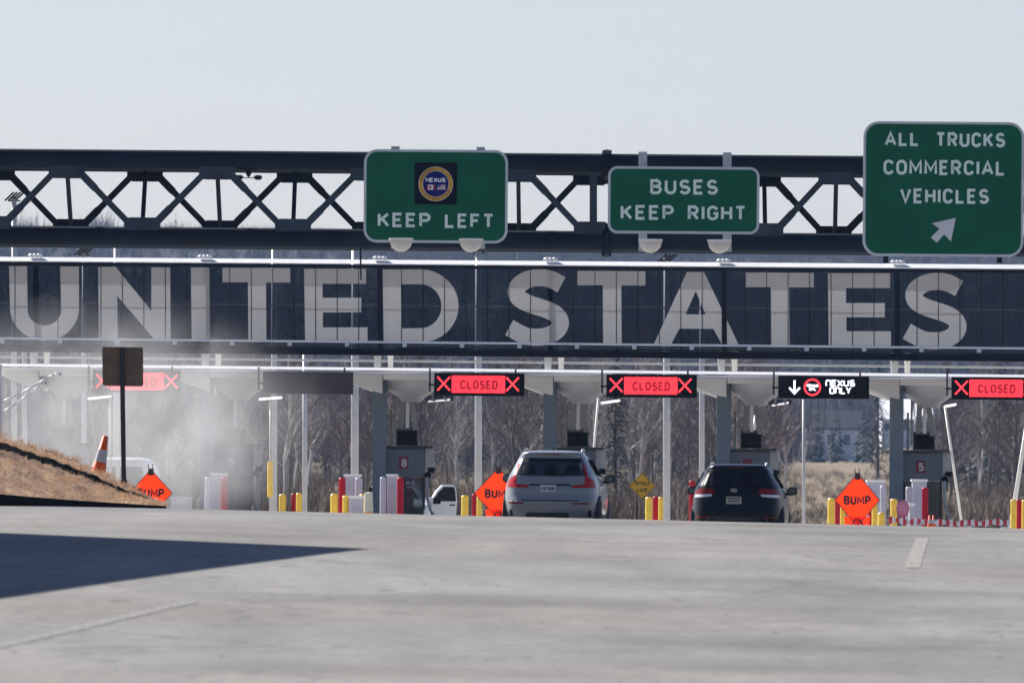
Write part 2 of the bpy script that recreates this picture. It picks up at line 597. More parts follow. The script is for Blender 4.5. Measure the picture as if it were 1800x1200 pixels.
def ptext(mb, st, x0, x1, ytop, ybot, sw, D, y, gap=.34, space=.55):
    """TEXT into a rectangle given in the photograph's pixels at distance D"""
    a, b = P(x0, (ytop + ybot) / 2, D), P(x1, (ytop + ybot) / 2, D)
    c = (x0 + x1) / 2
    text(mb, st, a.x, b.x, P(c, ybot, D).z, P(c, ytop, D).z, sw * D / F, y, gap, space)


def rrect(cx, cz, w, h, r, n=6):
    pts = []
    for (sx, sz, a0) in ((1, 1, 0), (-1, 1, 90), (-1, -1, 180), (1, -1, 270)):
        pts += arc(cx + sx * (w / 2 - r), cz + sz * (h / 2 - r), r, r, a0, a0 + 90, n)
    return pts


# ------------------------------------------------------------------ the setting: road, ground
xs_road = [-30 + i * 2.0 for i in range(31)]
ds = list(np.arange(20, 150, 5.0)) + list(np.arange(150, 240, 2.0)) + list(np.arange(240, 421, 6.0))


def gridmesh(name, xs, dd, zf, mat):
    mb = MB()
    n = len(xs)
    mb.v = [(x, d, zf(x, d)) for d in dd for x in xs]
    mb.f = [(j * n + i, j * n + i + 1, (j + 1) * n + i + 1, (j + 1) * n + i) for j in range(len(dd) - 1) for i in range(n - 1)]
    return mb.build(name, mat, smooth=True)


road = kind(gridmesh("road", xs_road, ds, ground, road_material()))
def woodland_floor(m):
    nt = m.node_tree
    b = nt.nodes["Principled BSDF"]
    src = b.inputs["Base Color"].links[0].from_socket
    tc = nt.nodes.new("ShaderNodeTexCoord")
    sp = nt.nodes.new("ShaderNodeSeparateXYZ")
    nt.links.new(tc.outputs["Object"], sp.inputs[0])
    mr = nt.nodes.new("ShaderNodeMapRange")
    mr.inputs[1].default_value, mr.inputs[2].default_value = 1850, 2000
    nt.links.new(sp.outputs[1], mr.inputs[0])
    mx = nt.nodes.new("ShaderNodeMix")
    mx.data_type = 'RGBA'
    mx.inputs[7].default_value = (.032, .036, .038, 1)
    nt.links.new(mr.outputs[0], mx.inputs[0])
    nt.links.new(src, mx.inputs[6])
    nt.links.new(mx.outputs[2], b.inputs["Base Color"])


field_m = grass_material("dry winter field", (.10, .075, .05), (.20, .155, .10), (.27, .22, .15), .15)
gxs = sorted(set([-900, -600, -400, -250, -180, -140, -110, -90, -75, -60, -50, -40, -30.5, -20, -10, 0, 10, 20, 30.5, 40, 50, 60, 75, 90, 110, 140, 180, 250, 400, 600, 900]))
gds = [-30] + ds + [450, 500, 550, 600, 650, 700, 800, 900, 1000, 1100, 1200, 1280, 1360, 1440, 1500, 1560, 1640, 1720, 1800, 1900, 2000, 2100, 2200, 2300, 2400, 2500, 2600, 2700, 2800, 2900, 3000, 3200, 3400, 3700, 4000, 4500, 5200, 6500]
woodland_floor(field_m)
terrain = kind(gridmesh("ground", gxs, gds, lambda x, d: ground(x, d) - (.06 if d < 430 else 0), field_m))


def road_patch(name, px_quads, mat, lift=.006):
    """a painted marking on the road, its corners (x, distance) in metres"""
    mb = MB()
    for (xa, da, xb, db, w) in px_quads:
        n = max(2, int(abs(db - da) / 2))
        A, B = [], []
        for i in range(n + 1):
            t = i / n
            x, d = xa + (xb - xa) * t, da + (db - da) * t
            A.append((x - w / 2, d, ground(x - w / 2, d) + lift))
            B.append((x + w / 2, d, ground(x + w / 2, d) + lift))
        o = len(mb.v)
        mb.v += A + B
        mb.f += [(o + i, o + n + 1 + i, o + n + 2 + i, o + i + 1) for i in range(n)]
    return mb.build(name, mat)


def hit(x, y, d0=60, d1=190):
    """where the sight line through pixel (x, y) meets the near road"""
    lo, hi = d0, d1
    for _ in range(50):
        m = (lo + hi) / 2
        q = P(x, y, m)
        if q.z > ground(q.x, m): lo = m
        else: hi = m
    q = P(x, y, lo)
    return q.x, lo


def paint_material(name, c):
    m = M(name, c, .7, 0, .12, 2.0)
    nt = m.node_tree
    N, L = nt.nodes, nt.links
    tc = N.new("ShaderNodeTexCoord")
    mp = N.new("ShaderNodeMapping")
    mp.inputs["Scale"].default_value = (9, 2.5, 1)
    L.new(tc.outputs["Object"], mp.inputs[0])
    n = N.new("ShaderNodeTexNoise")
    n.inputs["Scale"].default_value = 2.0
    n.inputs["Detail"].default_value = 6
    n.inputs["Roughness"].default_value = .7
    L.new(mp.outputs[0], n.inputs["Vector"])
    r = N.new("ShaderNodeMapRange")
    r.inputs[1].default_value, r.inputs[2].default_value, r.inputs[3].default_value, r.inputs[4].default_value = .34, .62, .42, 1.0
    L.new(n.outputs[0], r.inputs[0])
    tr = N.new("ShaderNodeBsdfTransparent")
    mx = N.new("ShaderNodeMixShader")
    L.new(r.outputs[0], mx.inputs[0])
    L.new(tr.outputs[0], mx.inputs[1])
    L.new(N["Principled BSDF"].outputs[0], mx.inputs[2])
    L.new(mx.outputs[0], N["Material Output"].inputs[0])
    return m


dash_m = paint_material("worn cream road paint", (.255, .24, .215))
line_m = paint_material("worn pale road paint", (.186, .185, .18))
a0, a1 = hit(1604, 998), hit(1622, 946)
kind(road_patch("lane_marking", [(a0[0], a0[1], a1[0], a1[1], .17)], dash_m))
b0, b1 = hit(-20, 1140), hit(335, 1058)
kind(road_patch("lane_marking", [(b0[0], b0[1], b1[0], b1[1], .16)], line_m))

apron = [d for d in ds if 246 <= d <= 400]  # unseen pale sheet added to bounce light onto the soffit and booths
kind(gridmesh("bounce_apron", [-28 + 2 * i for i in range(29)], apron, lambda x, d: ground(x, d) + .012, M("pale bounce apron", (.46, .45, .43), .8, 0, .15, .4)))

# ------------------------------------------------------------------ grass bank on the near verge
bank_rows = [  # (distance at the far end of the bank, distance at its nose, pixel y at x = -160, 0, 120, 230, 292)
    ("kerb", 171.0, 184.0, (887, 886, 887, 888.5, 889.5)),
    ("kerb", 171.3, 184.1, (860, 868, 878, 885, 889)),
    ("grass", 174.0, 184.6, (822, 846, 864, 880, 888.6)),
    ("grass", 177.0, 185.2, (770, 816, 846, 874, 887.8)),
    ("grass", 180.0, 186.0, (712, 789, 828, 870, 887.2)),
    ("shaded_step", 180.6, 186.2, (692, 776, 817, 863, 886.2)),
    ("grass", 183.5, 187.0, (670, 767, 808, 859, 885.4)),
]
pxs = [-160, 0, 120, 230, 292]


def interp_row(vals, x):
    for i in range(len(pxs) - 1):
        if x <= pxs[i + 1]:
            t = (x - pxs[i]) / (pxs[i + 1] - pxs[i])
            return vals[i] + (vals[i + 1] - vals[i]) * t
    return vals[-1]


def bank_point(r, x, jit=0.0):
    _, dl, dn, vals = r
    t = (x + 160) / 452.0
    return P(x, interp_row(vals, x) + jit, dl + (dn - dl) * t)


NB = 60
rows3 = [[bank_point(r, -160 + 452 * i / NB, random.uniform(-2.2, 2.2) if 1 < k < 6 else 0) for i in range(NB + 1)] for k, r in enumerate(bank_rows)]
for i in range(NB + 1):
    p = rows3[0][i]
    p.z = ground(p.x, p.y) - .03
back = [Vector((p.x - .6, p.y + 14, ground(p.x, p.y + 14) - .3)) for p in rows3[-1]]


def bank_part(name, r0, r1, mat):
    mb = MB()
    n = NB + 1
    for k in range(r0, r1 + 1):
        mb.v += [tuple(p) for p in (rows3[k] if k < len(rows3) else back)]
    mb.f = [((k) * n + i, k * n + i + 1, (k + 1) * n + i + 1, (k + 1) * n + i) for k in range(r1 - r0) for i in range(n - 1)]
    return mb.build(name, mat, smooth=True)


bank_m = grass_material("dry brown grass", (.09, .05, .032), (.33, .205, .135), (.52, .39, .23), 1.1, (.5, 1.0, 3.2))
kind(bank_part("kerb", 0, 1, kerb_shade))
kind(bank_part("grass_bank", 1, 4, bank_m))
kind(bank_part("shaded_bank_step", 4, 5, kerb_shade))  # step in the bank, its shade painted by the near-black colour
kind(bank_part("grass_bank", 5, 7, bank_m))

# dry grass blades on the bank
mb = MB()
rg = random.Random(3)
for _ in range(5200):
    k = rg.choice([1, 1, 2, 2, 3, 3, 5, 5])
    i = rg.random() * (NB - .01)
    ii, t, u = int(i), i - int(i), rg.random()
    lo = rows3[k][ii].lerp(rows3[k][ii + 1], t)
    hi_ = rows3[k + 1][ii].lerp(rows3[k + 1][ii + 1], t)
    p = lo.lerp(hi_, u)
    h = rg.uniform(.02, .065)
    a = rg.uniform(0, 6.28)
    w = rg.uniform(.005, .011)
    lean = Vector((rg.uniform(-1.6, 1.9), rg.uniform(-.9, .3), 0)) * h
    d = Vector((math.cos(a) * w, math.sin(a) * w, 0))
    mb.add([p - d, p + d, p + lean + Vector((0, 0, h))], [(0, 1, 2)])
for _ in range(170):
    k = rg.choice([2, 3, 5, 5, 6, 6, 6])
    i = rg.randrange(4, NB - 8)
    q_ = rows3[k][i].lerp(rows3[k][i + 1], rg.random())
    for _b in range(9):
        p = q_ + Vector((rg.uniform(-.12, .12), rg.uniform(-.05, .05), -.01))
        h = rg.uniform(.04, .13)
        w = rg.uniform(.005, .011)
        mb.add([p - Vector((w, 0, 0)), p + Vector((w, 0, 0)), p + Vector((rg.uniform(-.9, 1.2) * h, rg.uniform(-.4, .2) * h, h))], [(0, 1, 2)])
kind(mb.build("dry_grass", M("dry grass blades", (.42, .28, .18), .8, 0, .6, 2.2, alpha=(1.0, (1, 1, 1), .3))), 'stuff')

# ------------------------------------------------------------------ overhead gantry
GD = 265.0
yt = lambda x: 279 + .0083 * x
yb = lambda x: 414 + .0093 * x
gb = P(-420, 279, GD)
gantry = thing("sign_gantry", "dark steel box truss gantry spanning the road under the green guide signs", "gantry", (0, GD + .95, ground(0, GD)))
CR = .232
DEP = 1.9
fx = {}
segs = [([-405, -274, -143, -12, 118, 250, 382, 515, 648, 780, 911, 1040], 0), ([1095, 1220, 1345, 1470, 1600, 1730, 1860, 1990], 1)]
for face, dd in ((0, 0.0), (1, DEP)):
    for (ya, nm) in ((yt, "chord"), (yb, "chord")):
        mb = MB()
        a, b = P(-430, ya(-430), GD), P(2020, ya(2020), GD)
        a.y = b.y = GD + dd
        n = 24
        for i in range(1):
            mb.cyl(a, b, CR, CR, 20)
        mb.build(nm, steel, gantry, smooth=False)
for si, (nodes, par) in enumerate(segs):
    for ni, x in enumerate(nodes):
        front_top = (ni % 2 == 0) if si == 0 else (ni % 2 == 1)
        T_, B_ = P(x, yt(x), GD), P(x, yb(x), GD)
        cls = []
        for front in (True, False):
            y0 = GD - CR * .75 if front else GD + DEP + CR * .70
            top = front_top if front else (not front_top)
            c = T_ if top else B_
            sgn = -1 if top else 1
            mb = MB()
            hw, hh = .42, .45
            mb.prism([(c.x - hw, c.z), (c.x + hw, c.z), (c.x + hw, c.z + sgn * hh * .82), (c.x + hw - .12, c.z + sgn * hh), (c.x - hw + .12, c.z + sgn * hh), (c.x - hw, c.z + sgn * hh * .82)], y0, y0 + .05)
            for bx in (-.3, .3):
                mb.cyl((c.x + bx, y0 - .02, c.z + sgn * .36), (c.x + bx, y0, c.z + sgn * .36), .03, .03, 8)
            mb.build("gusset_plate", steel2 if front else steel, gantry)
        # slanting tie between the two faces, seen nearly end on
        mb = MB()
        if front_top:
            mb.bar((T_.x, GD, T_.z - .2), (B_.x + .02, GD + DEP, B_.z + .2), .10, .10)
        else:
            mb.bar((B_.x, GD, B_.z + .2), (T_.x + .02, GD + DEP, T_.z - .2), .10, .10)
        for q in (T_, B_):
            mb.bar((q.x, GD, q.z), (q.x, GD + DEP, q.z), .1, .1)
        mb.build("cross_tie", steel, gantry)
        if ni + 1 < len(nodes):
            x2 = nodes[ni + 1]
            T2, B2 = P(x2, yt(x2), GD), P(x2, yb(x2), GD)
            for front in (True, False):
                y0 = GD - CR * .55 if front else GD + DEP + CR * .55
                up = front_top if front else (not front_top)
                p, q = (T_, B2) if up else (B_, T2)
                p, q = p.copy(), q.copy()
                p.y = q.y = y0
                dvec = (q - p).normalized()
                mb = MB()
                mb.bar(p + dvec * .40, q - dvec * .40, .145, .12)
                mb.bar(p + dvec * .36, p + dvec * .95, .175, .14)
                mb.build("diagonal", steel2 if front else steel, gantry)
# flanged splice between the two spans, and the end vertical beside it
for ya in (yt, yb):
    for dd in (0, DEP):
        mb = MB()
        c = P(1067, ya(1067), GD)
        mb.cyl((c.x - .05, GD + dd, c.z), (c.x + .05, GD + dd, c.z), .33, .33, 16)
        for k in range(8):
            a = k * math.pi / 4
            mb.cyl((c.x - .11, GD + dd + .285 * math.cos(a), c.z + .285 * math.sin(a)), (c.x + .11, GD + dd + .285 * math.cos(a), c.z + .285 * math.sin(a)), .03, .03, 6)
        mb.build("flange", steel, gantry)
for x in (1043, 1093):
    mb = MB()
    a, b = P(x, yt(x), GD), P(x, yb(x), GD)
    mb.bar((a.x, GD - CR * .9, a.z - .2), (b.x, GD - CR * .9, b.z + .2), .17, .1)
    mb.build("end_vertical", steel2, gantry)
for x in (-420, 2005):
    for dd in (0, DEP):
        a = P(x, yt(x), GD)
        mb = MB()
        mb.cyl((a.x, GD + dd, ground(a.x, GD) - .2), (a.x, GD + dd, a.z), .26, .26, 16)
        mb.build("leg", steel, gantry)
# conduit with a hanging rod, and the small sensor pair under the top chord
mb = MB()
a, b = P(585, 433, GD - .1), P(860, 435.5, GD - .1)
mb.cyl(a, b, .02, .02, 6)
mb.cyl(P(633.5, 433, GD - .1), P(634.5, 492, GD - .1), .022, .018, 6)
for x in (597, 640, 700, 760, 820):
    q = P(x, 433.3, GD - .1)
    mb.box(q.x - .015, q.x + .015, q.y - .02, q.y + .1, q.z - .03, q.z + .14)
mb.build("conduit", dark, gantry)
sen = thing("sensor", "small black pair of road sensors hanging under the gantry top chord", "sensor", P(437, 300, GD - .15))
mb = MB()
q = P(437, 298, GD - .15)
mb.box(q.x - .2, q.x + .2, q.y, q.y + .12, q.z - .02, q.z + .06)
mb.lathe([(0, .0), (.05, -.02), (.07, -.08), (.035, -.16), (.0, -.17)], (q.x, q.y + .05, q.z), 12)
mb.bar((q.x - .28, q.y + .05, q.z - .19), (q.x + .28, q.y + .05, q.z - .19), .02, .02)
mb.bar((q.x, q.y + .05, q.z - .15), (q.x, q.y + .05, q.z - .2), .03, .03)
mb.build("bracket", dark, sen)
for sx in (-1, 1):
    mb = MB()
    mb.lathe([(0, -.05), (.05, -.05), (.09, -.02), (.10, .03), (.05, .06), (0, .06)], (q.x + sx * .22, q.y + .05, q.z - .19), 12)
    mb.build("sensor_head", dark, sen)


# ------------------------------------------------------------------ green guide signs and their lights
def guide_sign(label, x0, y0, x1, y1, rad, lines, D=264.45):
    tl, br = P(x0, y0, D), P(x1, y1, D)
    m = P((x0 + x1) / 2, (y0 + y1) / 2, D)
    w, h = abs(br.x - tl.x), (y1 - y0) * D / F
    t = thing("guide_sign", label, "road sign", (m.x, D, m.z - h / 2))
    S = F / D
    mb = MB()
    mb.prism(rrect(m.x, m.z, w, h, rad / S), D, D + .05)
    mb.build("sign_panel", border, t)
    mb = MB()
    g = 4.6 / S
    mb.sheet(rrect(m.x, m.z, w - 2 * g, h - 2 * g, rad / S - g), D - .004)
    mb.build("sign_face", green, t)
    for (st, a, b, ya, yb_) in lines:
        mb = MB()
        ptext(mb, st, a, b, ya, yb_, 4.9, D, D - .010, .38, .75)
        mb.build("legend_word", legend, t)
    return t, m, S


s1, m1, S1 = guide_sign("green guide sign with round blue and gold emblem above KEEP LEFT", 640, 263, 892, 427, 23,
                        [("KEEP", 664, 757, 374, 399.5), ("LEFT", 782, 868, 375.5, 401)])
s2, m2, S2 = guide_sign("low green guide sign reading BUSES KEEP RIGHT", 1069, 293, 1334.5, 411, 17,
                        [("BUSES", 1143, 1262, 315.5, 342), ("KEEP", 1091, 1184.5, 360.5, 386.5), ("RIGHT", 1209, 1311, 361.5, 387.5)])
s3, m3, S3 = guide_sign("tall green guide sign reading ALL TRUCKS COMMERCIAL VEHICLES with white arrow", 1518, 214, 1799, 451, 27,
                        [("ALL", 1555, 1616, 231.5, 257), ("TRUCKS", 1645, 1767, 233, 259), ("COMMERCIAL", 1553, 1767, 281.5, 308), ("VEHICLES", 1582, 1738.5, 331.5, 358)])
# arrow on the third sign
mb = MB()
D3 = 264.45
arrow = [(1680, 383), (1671.5, 424.5), (1659.5, 412), (1647, 426.5), (1636, 417.5), (1651.5, 402), (1638, 392.5)]
mb.sheet([(q.x, q.z) for q in (P(x, y, D3) for x, y in arrow)], D3 - .012)
mb.build("arrow", M("sign arrow white", (.52, .54, .58), .5, 0, .05, 2), s3)
# emblem on the first sign
em = MB()
c = P(766, 323, D3)
em.prism(rrect(c.x, c.z, 74 / S1, 73 / S1, 2 / S1), D3 - .03, D3 - .005)
emo = em.build("emblem_panel", navyplate, s1)
def disc(mat, name, r0, r1, y, n=40):
    mb = MB()
    a = [(c.x + r1 / S1 * math.cos(2 * math.pi * i / n), c.z - .5 / S1 + r1 / S1 * math.sin(2 * math.pi * i / n)) for i in range(n + 1)]
    if r0 == 0:
        mb.sheet(a[:-1], y)
    else:
        b = [(c.x + r0 / S1 * math.cos(2 * math.pi * i / n), c.z - .5 / S1 + r0 / S1 * math.sin(2 * math.pi * i / n)) for i in range(n + 1)]
        mb.strip(b, a, y)
    mb.build(name, mat, emo)
disc(M("emblem pale rim", (.45, .42, .38), .5), "pale_rim", 0, 30.5, D3 - .034)
disc(gold, "gold_ring", 0, 29.4, D3 - .038)
disc(M("emblem pale rim", (.45, .42, .38), .5), "pale_rim", 0, 23.4, D3 - .042)
disc(emblue, "blue_disc", 0, 22.4, D3 - .046)
mb = MB()
ptext(mb, "NEXUS", 748, 783.5, 312.5, 320.5, 2.1, D3, D3 - .052, .30)
mb.build("emblem_word", M("emblem white", (.62, .66, .70), .5), emo)
mb = MB()
a_, b_ = P(751.5, 324.8, D3), P(761.5, 334, D3)
mb.box(a_.x, b_.x, D3 - .051, D3 - .047, b_.z, a_.z)
a_, b_ = P(769, 325, D3), P(783, 334, D3)
mb.box(a_.x, b_.x, D3 - .051, D3 - .047, b_.z, a_.z)
mb.build("small_flag", M("emblem flag white", (.62, .55, .58), .5), emo)
mb = MB()
q = P(756.5, 329.3, D3)
mb.sheet([(q.x + .04 * math.cos(k * math.pi / 5) * (1 if k % 2 else .6), q.z + .04 * math.sin(k * math.pi / 5) * (1 if k % 2 else .6)) for k in range(10)], D3 - .054)
for k in range(4):
    a_, b_ = P(769.5, 326 + 2.3 * k, D3), P(782.5, 327 + 2.3 * k, D3)
    mb.sheet([(a_.x, a_.z), (b_.x, a_.z), (b_.x, b_.z), (a_.x, b_.z)], D3 - .054)
for xx in (750, 763):
    a_, b_ = P(xx, 324.8, D3), P(xx + 2.5, 334, D3)
    mb.sheet([(a_.x, a_.z), (b_.x, a_.z), (b_.x, b_.z), (a_.x, b_.z)], D3 - .054)
mb.build("flag_red", M("emblem flag red", (.22, .01, .02), .5), emo)
mb = MB()
a_, b_ = P(769, 325, D3), P(775, 329.5, D3)
mb.sheet([(a_.x, a_.z), (b_.x, a_.z), (b_.x, b_.z), (a_.x, b_.z)], D3 - .056)
mb.build("flag_canton", M("emblem flag blue", (.06, .08, .25), .5), emo)
# the tiny ring lettering, legible only as marks
def ring_word(st, a0_, a1_, r):
    mb = MB()
    for i, ch in enumerate(st):
        if ch == ' ':
            continue
        a = R(a0_ + (a1_ - a0_) * i / (len(st) - 1))
        cx, cz = c.x + r / S1 * math.cos(a), c.z - .5 / S1 + r / S1 * math.sin(a)
        w, strokes = GL[ch]
        sgn = 1 if a0_ > a1_ else -1
        ux, uz = (math.sin(a) * sgn, -math.cos(a) * sgn)
        vx, vz = (math.cos(a) * sgn, math.sin(a) * sgn)
        H, W = 4.0 / S1, 4.2 / S1
        for k, s_ in enumerate(strokes):
            mb.stroke([(cx + ux * (p - w / 2) * W + vx * (q_ - .5) * H, cz + uz * (p - w / 2) * W + vz * (q_ - .5) * H) for p, q_ in s_], .9 / S1, D3 - .044 - .001 * k)
    mb.build("ring_lettering", M("emblem ring ink", (.10, .045, .01), .6), emo)
ring_word("CUSTOMS", 165, 100, 26.4)
ring_word("IMMIGRATION", 212, 328, 26.4)

# sign posts (hangers) between sign and gantry
for t, xs_, ya, yb2 in ((s1, (695, 845), 259, 437), (s2, (1130, 1278.5), 265, 442), (s3, (1557, 1757), 262, 462)):
    for x in xs_:
        mb = MB()
        ww = 7.5 if t is not s3 else 4.5
        mb.pprism([(x - ww, ya + .008 * (x - 900)), (x + ww, ya + .008 * (x - 900)), (x + ww, yb2), (x - ww, yb2)], D3 + .055, .10)
        mb.build("hanger_post", galv if t is not s3 else steel, t)


def sign_light(x, y, label):
    q = P(x, y, 263.55)
    t = thing("sign_light", label, "lamp", (q.x, q.y, q.z), "bowl lights below the guide signs")
    mb = MB()
    w, h, dp = .262, .27, .22
    n = 24
    prof_ = [(0.0, -h)] + [(math.sin(a), -h * math.cos(a)) for a in [R(9 * i) for i in range(1, 11)]]
    for r, z in []:
        pass
    k = len(prof_)
    vs = [(q.x + w * r * math.cos(2 * math.pi * i / n), q.y + dp * r * math.sin(2 * math.pi * i / n), q.z + z) for i in range(n) for r, z in prof_]
    fs = [(i * k + j, ((i + 1) % n) * k + j, ((i + 1) % n) * k + j + 1, i * k + j + 1) for i in range(n) for j in range(k - 1)]
    mb.add(vs, fs)
    mb.build("bowl", bowl_m, t, smooth=True)
    mb = MB()
    mb.add([(q.x + (w + .02) * math.cos(2 * math.pi * i / n), q.y + (dp + .02) * math.sin(2 * math.pi * i / n), q.z + zz) for zz in (0, .05) for i in range(n)],
           [(i, (i + 1) % n, (i + 1) % n + n, i + n) for i in range(n)] + [tuple(range(n, 2 * n)), tuple(range(n - 1, -1, -1))])
    mb.build("rim_cap", offwhite, t)
    mb = MB()
    mb.bar((q.x, q.y + .2, q.z + .02), (q.x, D3 + .1, q.z + .02), .06, .06)
    mb.build("arm", galv, t)


sign_light(705, 422, "bowl light under the emblem sign below the word KEEP")
sign_light(828, 423, "bowl light under the emblem sign below the word LEFT")
sign_light(1143.5, 424, "bowl light under the buses sign below the word KEEP")
sign_light(1264.5, 425, "bowl light under the buses sign below the word RIGHT")

# ------------------------------------------------------------------ lettered banner above the canopy
BD = 321.5
SB = F / BD
ban = thing("lettered_banner", "long tinted glass banner reading UNITED STATES above the booth canopy", "banner", (0, BD, ground(0, BD) + 5.5))
btop = lambda x: 462 + .0078 * x
bbot = lambda x: 606 + .0098 * x
XL, XR = -420, 2230
mb = MB()
mb.pprism([(XL, btop(XL)), (XR, btop(XR)), (XR, bbot(XR)), (XL, bbot(XL))], BD + .01, .012)
mb.build("glass_panel", panel_m, ban)
mb = MB()
mb.pprism([(XL, btop(XL) - 2), (XR, btop(XR) - 2), (XR, btop(XR) + 4), (XL, btop(XL) + 4)], BD - .05, .25)
mb.build("top_beam", frame_m, ban)
mb = MB()
mb.pprism([(XL, bbot(XL)), (XR, bbot(XR)), (XR, bbot(XR) + 12), (XL, bbot(XL) + 12)], BD - .08, .34)
mb.build("bottom_beam", frame_m, ban)
# pale coping with a sloped front
def sloped_cap(parent, name, mat, ya, h_px, depth, x0=XL, x1=XR, D=BD - .1, back=.5):
    mb = MB()
    a, b = P(x0, ya(x0), D), P(x1, ya(x1), D)
    h = h_px * D / F
    mb.add([(a.x, D, a.z - h), (b.x, D, b.z - h), (b.x, D + depth, b.z), (a.x, D + depth, a.z), (b.x, D + depth + back, b.z), (a.x, D + depth + back, a.z), (b.x, D + depth + back, b.z - h), (a.x, D + depth + back, a.z - h)],
           [(0, 1, 2, 3), (3, 2, 4, 5), (5, 4, 6, 7), (7, 6, 1, 0), (0, 3, 5, 7), (1, 6, 4, 2)])
    return mb.build(name, mat, parent)
sloped_cap(ban, "coping", white, lambda x: 451 + .0077 * x, 7.0, .28)
mb = MB()
for x in (360, 668, 968, 1272, 1578, 62):
    mb = MB()
    for k in (-7, 0, 7):
        q = P(x + k, 449.5 + .0077 * x, BD + .1)
        mb.lathe([(.09, 0), (.09, .035), (.05, .07), (0, .075)], q, 10)
    q = P(x, 449.5 + .0077 * x, BD + .1)
    mb.box(q.x - .16, q.x + .16, q.y - .03, q.y + .03, q.z, q.z + .03)
    mb.build("coping_bracket", white, ban)
# panel seams and bay frames
cols = [63.5, 365, 668, 968, 1273, 1577]
x = 63.5 - 37.7 * 12
while x < XR:
    if min(abs(x - c_) for c_ in cols) > 6:
        mb = MB()
        mb.pprism([(x - .55, btop(x) + 3), (x + .55, btop(x) + 3), (x + .75, bbot(x)), (x - .75, bbot(x))], BD - .012, .02)
        mb.build("panel_seam", dark, ban)
    x += 37.75
for c_ in cols + [1880, -240]:
    mb = MB()
    mb.pprism([(c_ - 5, btop(c_) + 4), (c_ + 4, btop(c_) + 4), (c_ + 5, bbot(c_)), (c_ - 4, bbot(c_))], BD - .05 if c_ not in (63.5, 365, 968) else BD + .03, .05)
    mb.build("bay_frame", frame_m, ban)
# rails behind the glass
for (ya, r) in ((lambda x: 532 + .0075 * x, .022), (lambda x: 594.5 + .0098 * x, .032), (lambda x: 602 + .0098 * x, .026)):
    mb = MB()
    mb.cyl(P(XL, ya(XL), BD - .06 if r > .03 else BD + .12), P(XR, ya(XR), BD - .06 if r > .03 else BD + .12), r, r, 10)
    mb.build("rail", white, ban)
for x in range(-400, 2200, 101):
    mb = MB()
    q = P(x, 601.5 + .0098 * x, BD - .07)
    mb.box(q.x - .06, q.x + .06, q.y - .05, q.y + .05, q.z - .02, q.z + .10)
    mb.build("rail_clip", offwhite, ban)

LY = BD - .004
def W2(pts):
    return [(q.x, q.z) for q in (P(x, y, BD) for x, y in pts)]
def letter(polys=(), strips=(), strokes=()):
    mb = MB()
    for p_ in polys:
        mb.sheet(W2(p_), LY)
    for a, b in strips:
        mb.strip(W2(a), W2(b), LY)
    for p_, w in strokes:
        mb.stroke(W2(p_), w / SB, LY)
    o = mb.build("letter", letter_m, ban)
def E_(x0, y0, x1, xm, xb, yb_, st, h, ym0, ym1, dx=1.5):
    letter([[(x0, y0), (x1, y0), (x1, y0 + h), (x0 + st, y0 + h), (x0 + st, ym0), (xm, ym0), (xm, ym1), (x0 + st + .6, ym1), (x0 + st + .6, yb_ - h), (xb, yb_ - h), (xb, yb_), (x0 + dx, yb_)]])
def T_letter(x0, x1, y0, h, sx0, sx1, yb_):
    letter([[(x0, y0), (x1, y0 + .6), (x1, y0 + h + .6), (sx1, y0 + h + .4), (sx1 + .8, yb_), (sx0 + .8, yb_), (sx0, y0 + h), (x0, y0 + h)]])
def el(cx, cy, rx, ry, a0_, a1_, n=18):
    return [(cx + rx * math.cos(R(a0_ + (a1_ - a0_) * i / n)), cy + ry * math.sin(R(a0_ + (a1_ - a0_) * i / n))) for i in range(n + 1)]
letter(strips=[([(16, 468)] + el(78.5, 540, 61, 58.5, 180, 0) + [(139, 468.5)], [(47.5, 468)] + el(78, 544, 29.5, 28, 180, 0) + [(106, 468.5)])])
letter([[(172.5, 469), (203, 469), (266, 546), (266, 470), (299, 470), (300, 598), (273, 598), (206, 520), (207, 597.5), (174, 597.5)]])
letter([[(335.5, 470), (368, 470), (369.5, 599), (337, 599)]])
T_letter(391, 510, 470.5, 25.5, 435.8, 467.5, 600)
E_(534.5, 472.3, 643.5, 635, 646, 601.5, 32.5, 26.3, 523.3, 548.8, 2)
letter(strips=[([(672.5, 473.4), (700, 473.4)] + el(739, 537.5, 67, 64.2, -90, 90) + [(700, 602), (674.5, 602), (672.5, 473.4)],
                [(704.7, 499.6), (720, 499.6)] + el(739, 538, 37, 38.6, -90, 90) + [(720, 576.8), (705.6, 576.8), (704.7, 499.6)])])
SP = [(100, 27), (80, 17), (60, 14.5), (40, 18), (25, 28), (20.5, 40), (26, 51), (42, 60), (60, 66), (80, 73), (93, 82), (98, 94), (92, 107), (77, 116), (57, 119), (35, 116), (8, 102)]
def smooth_path(pts, n=6):
    out = []
    for i in range(len(pts) - 1):
        p0, p1, p2, p3 = pts[max(0, i - 1)], pts[i], pts[i + 1], pts[min(len(pts) - 1, i + 2)]
        for k in range(n):
            t = k / n
            out.append(tuple(.5 * ((2 * p1[j]) + (-p0[j] + p2[j]) * t + (2 * p0[j] - 5 * p1[j] + 4 * p2[j] - p3[j]) * t * t + (-p0[j] + 3 * p1[j] - 3 * p2[j] + p3[j]) * t**3) for j in (0, 1)))
    return out + [pts[-1]]
SPs = smooth_path(SP)
letter(strokes=[([(887 + a, 473.5 + b) for a, b in SPs], 30)])
T_letter(1015, 1134.5, 476, 25.3, 1059.5, 1092, 605)
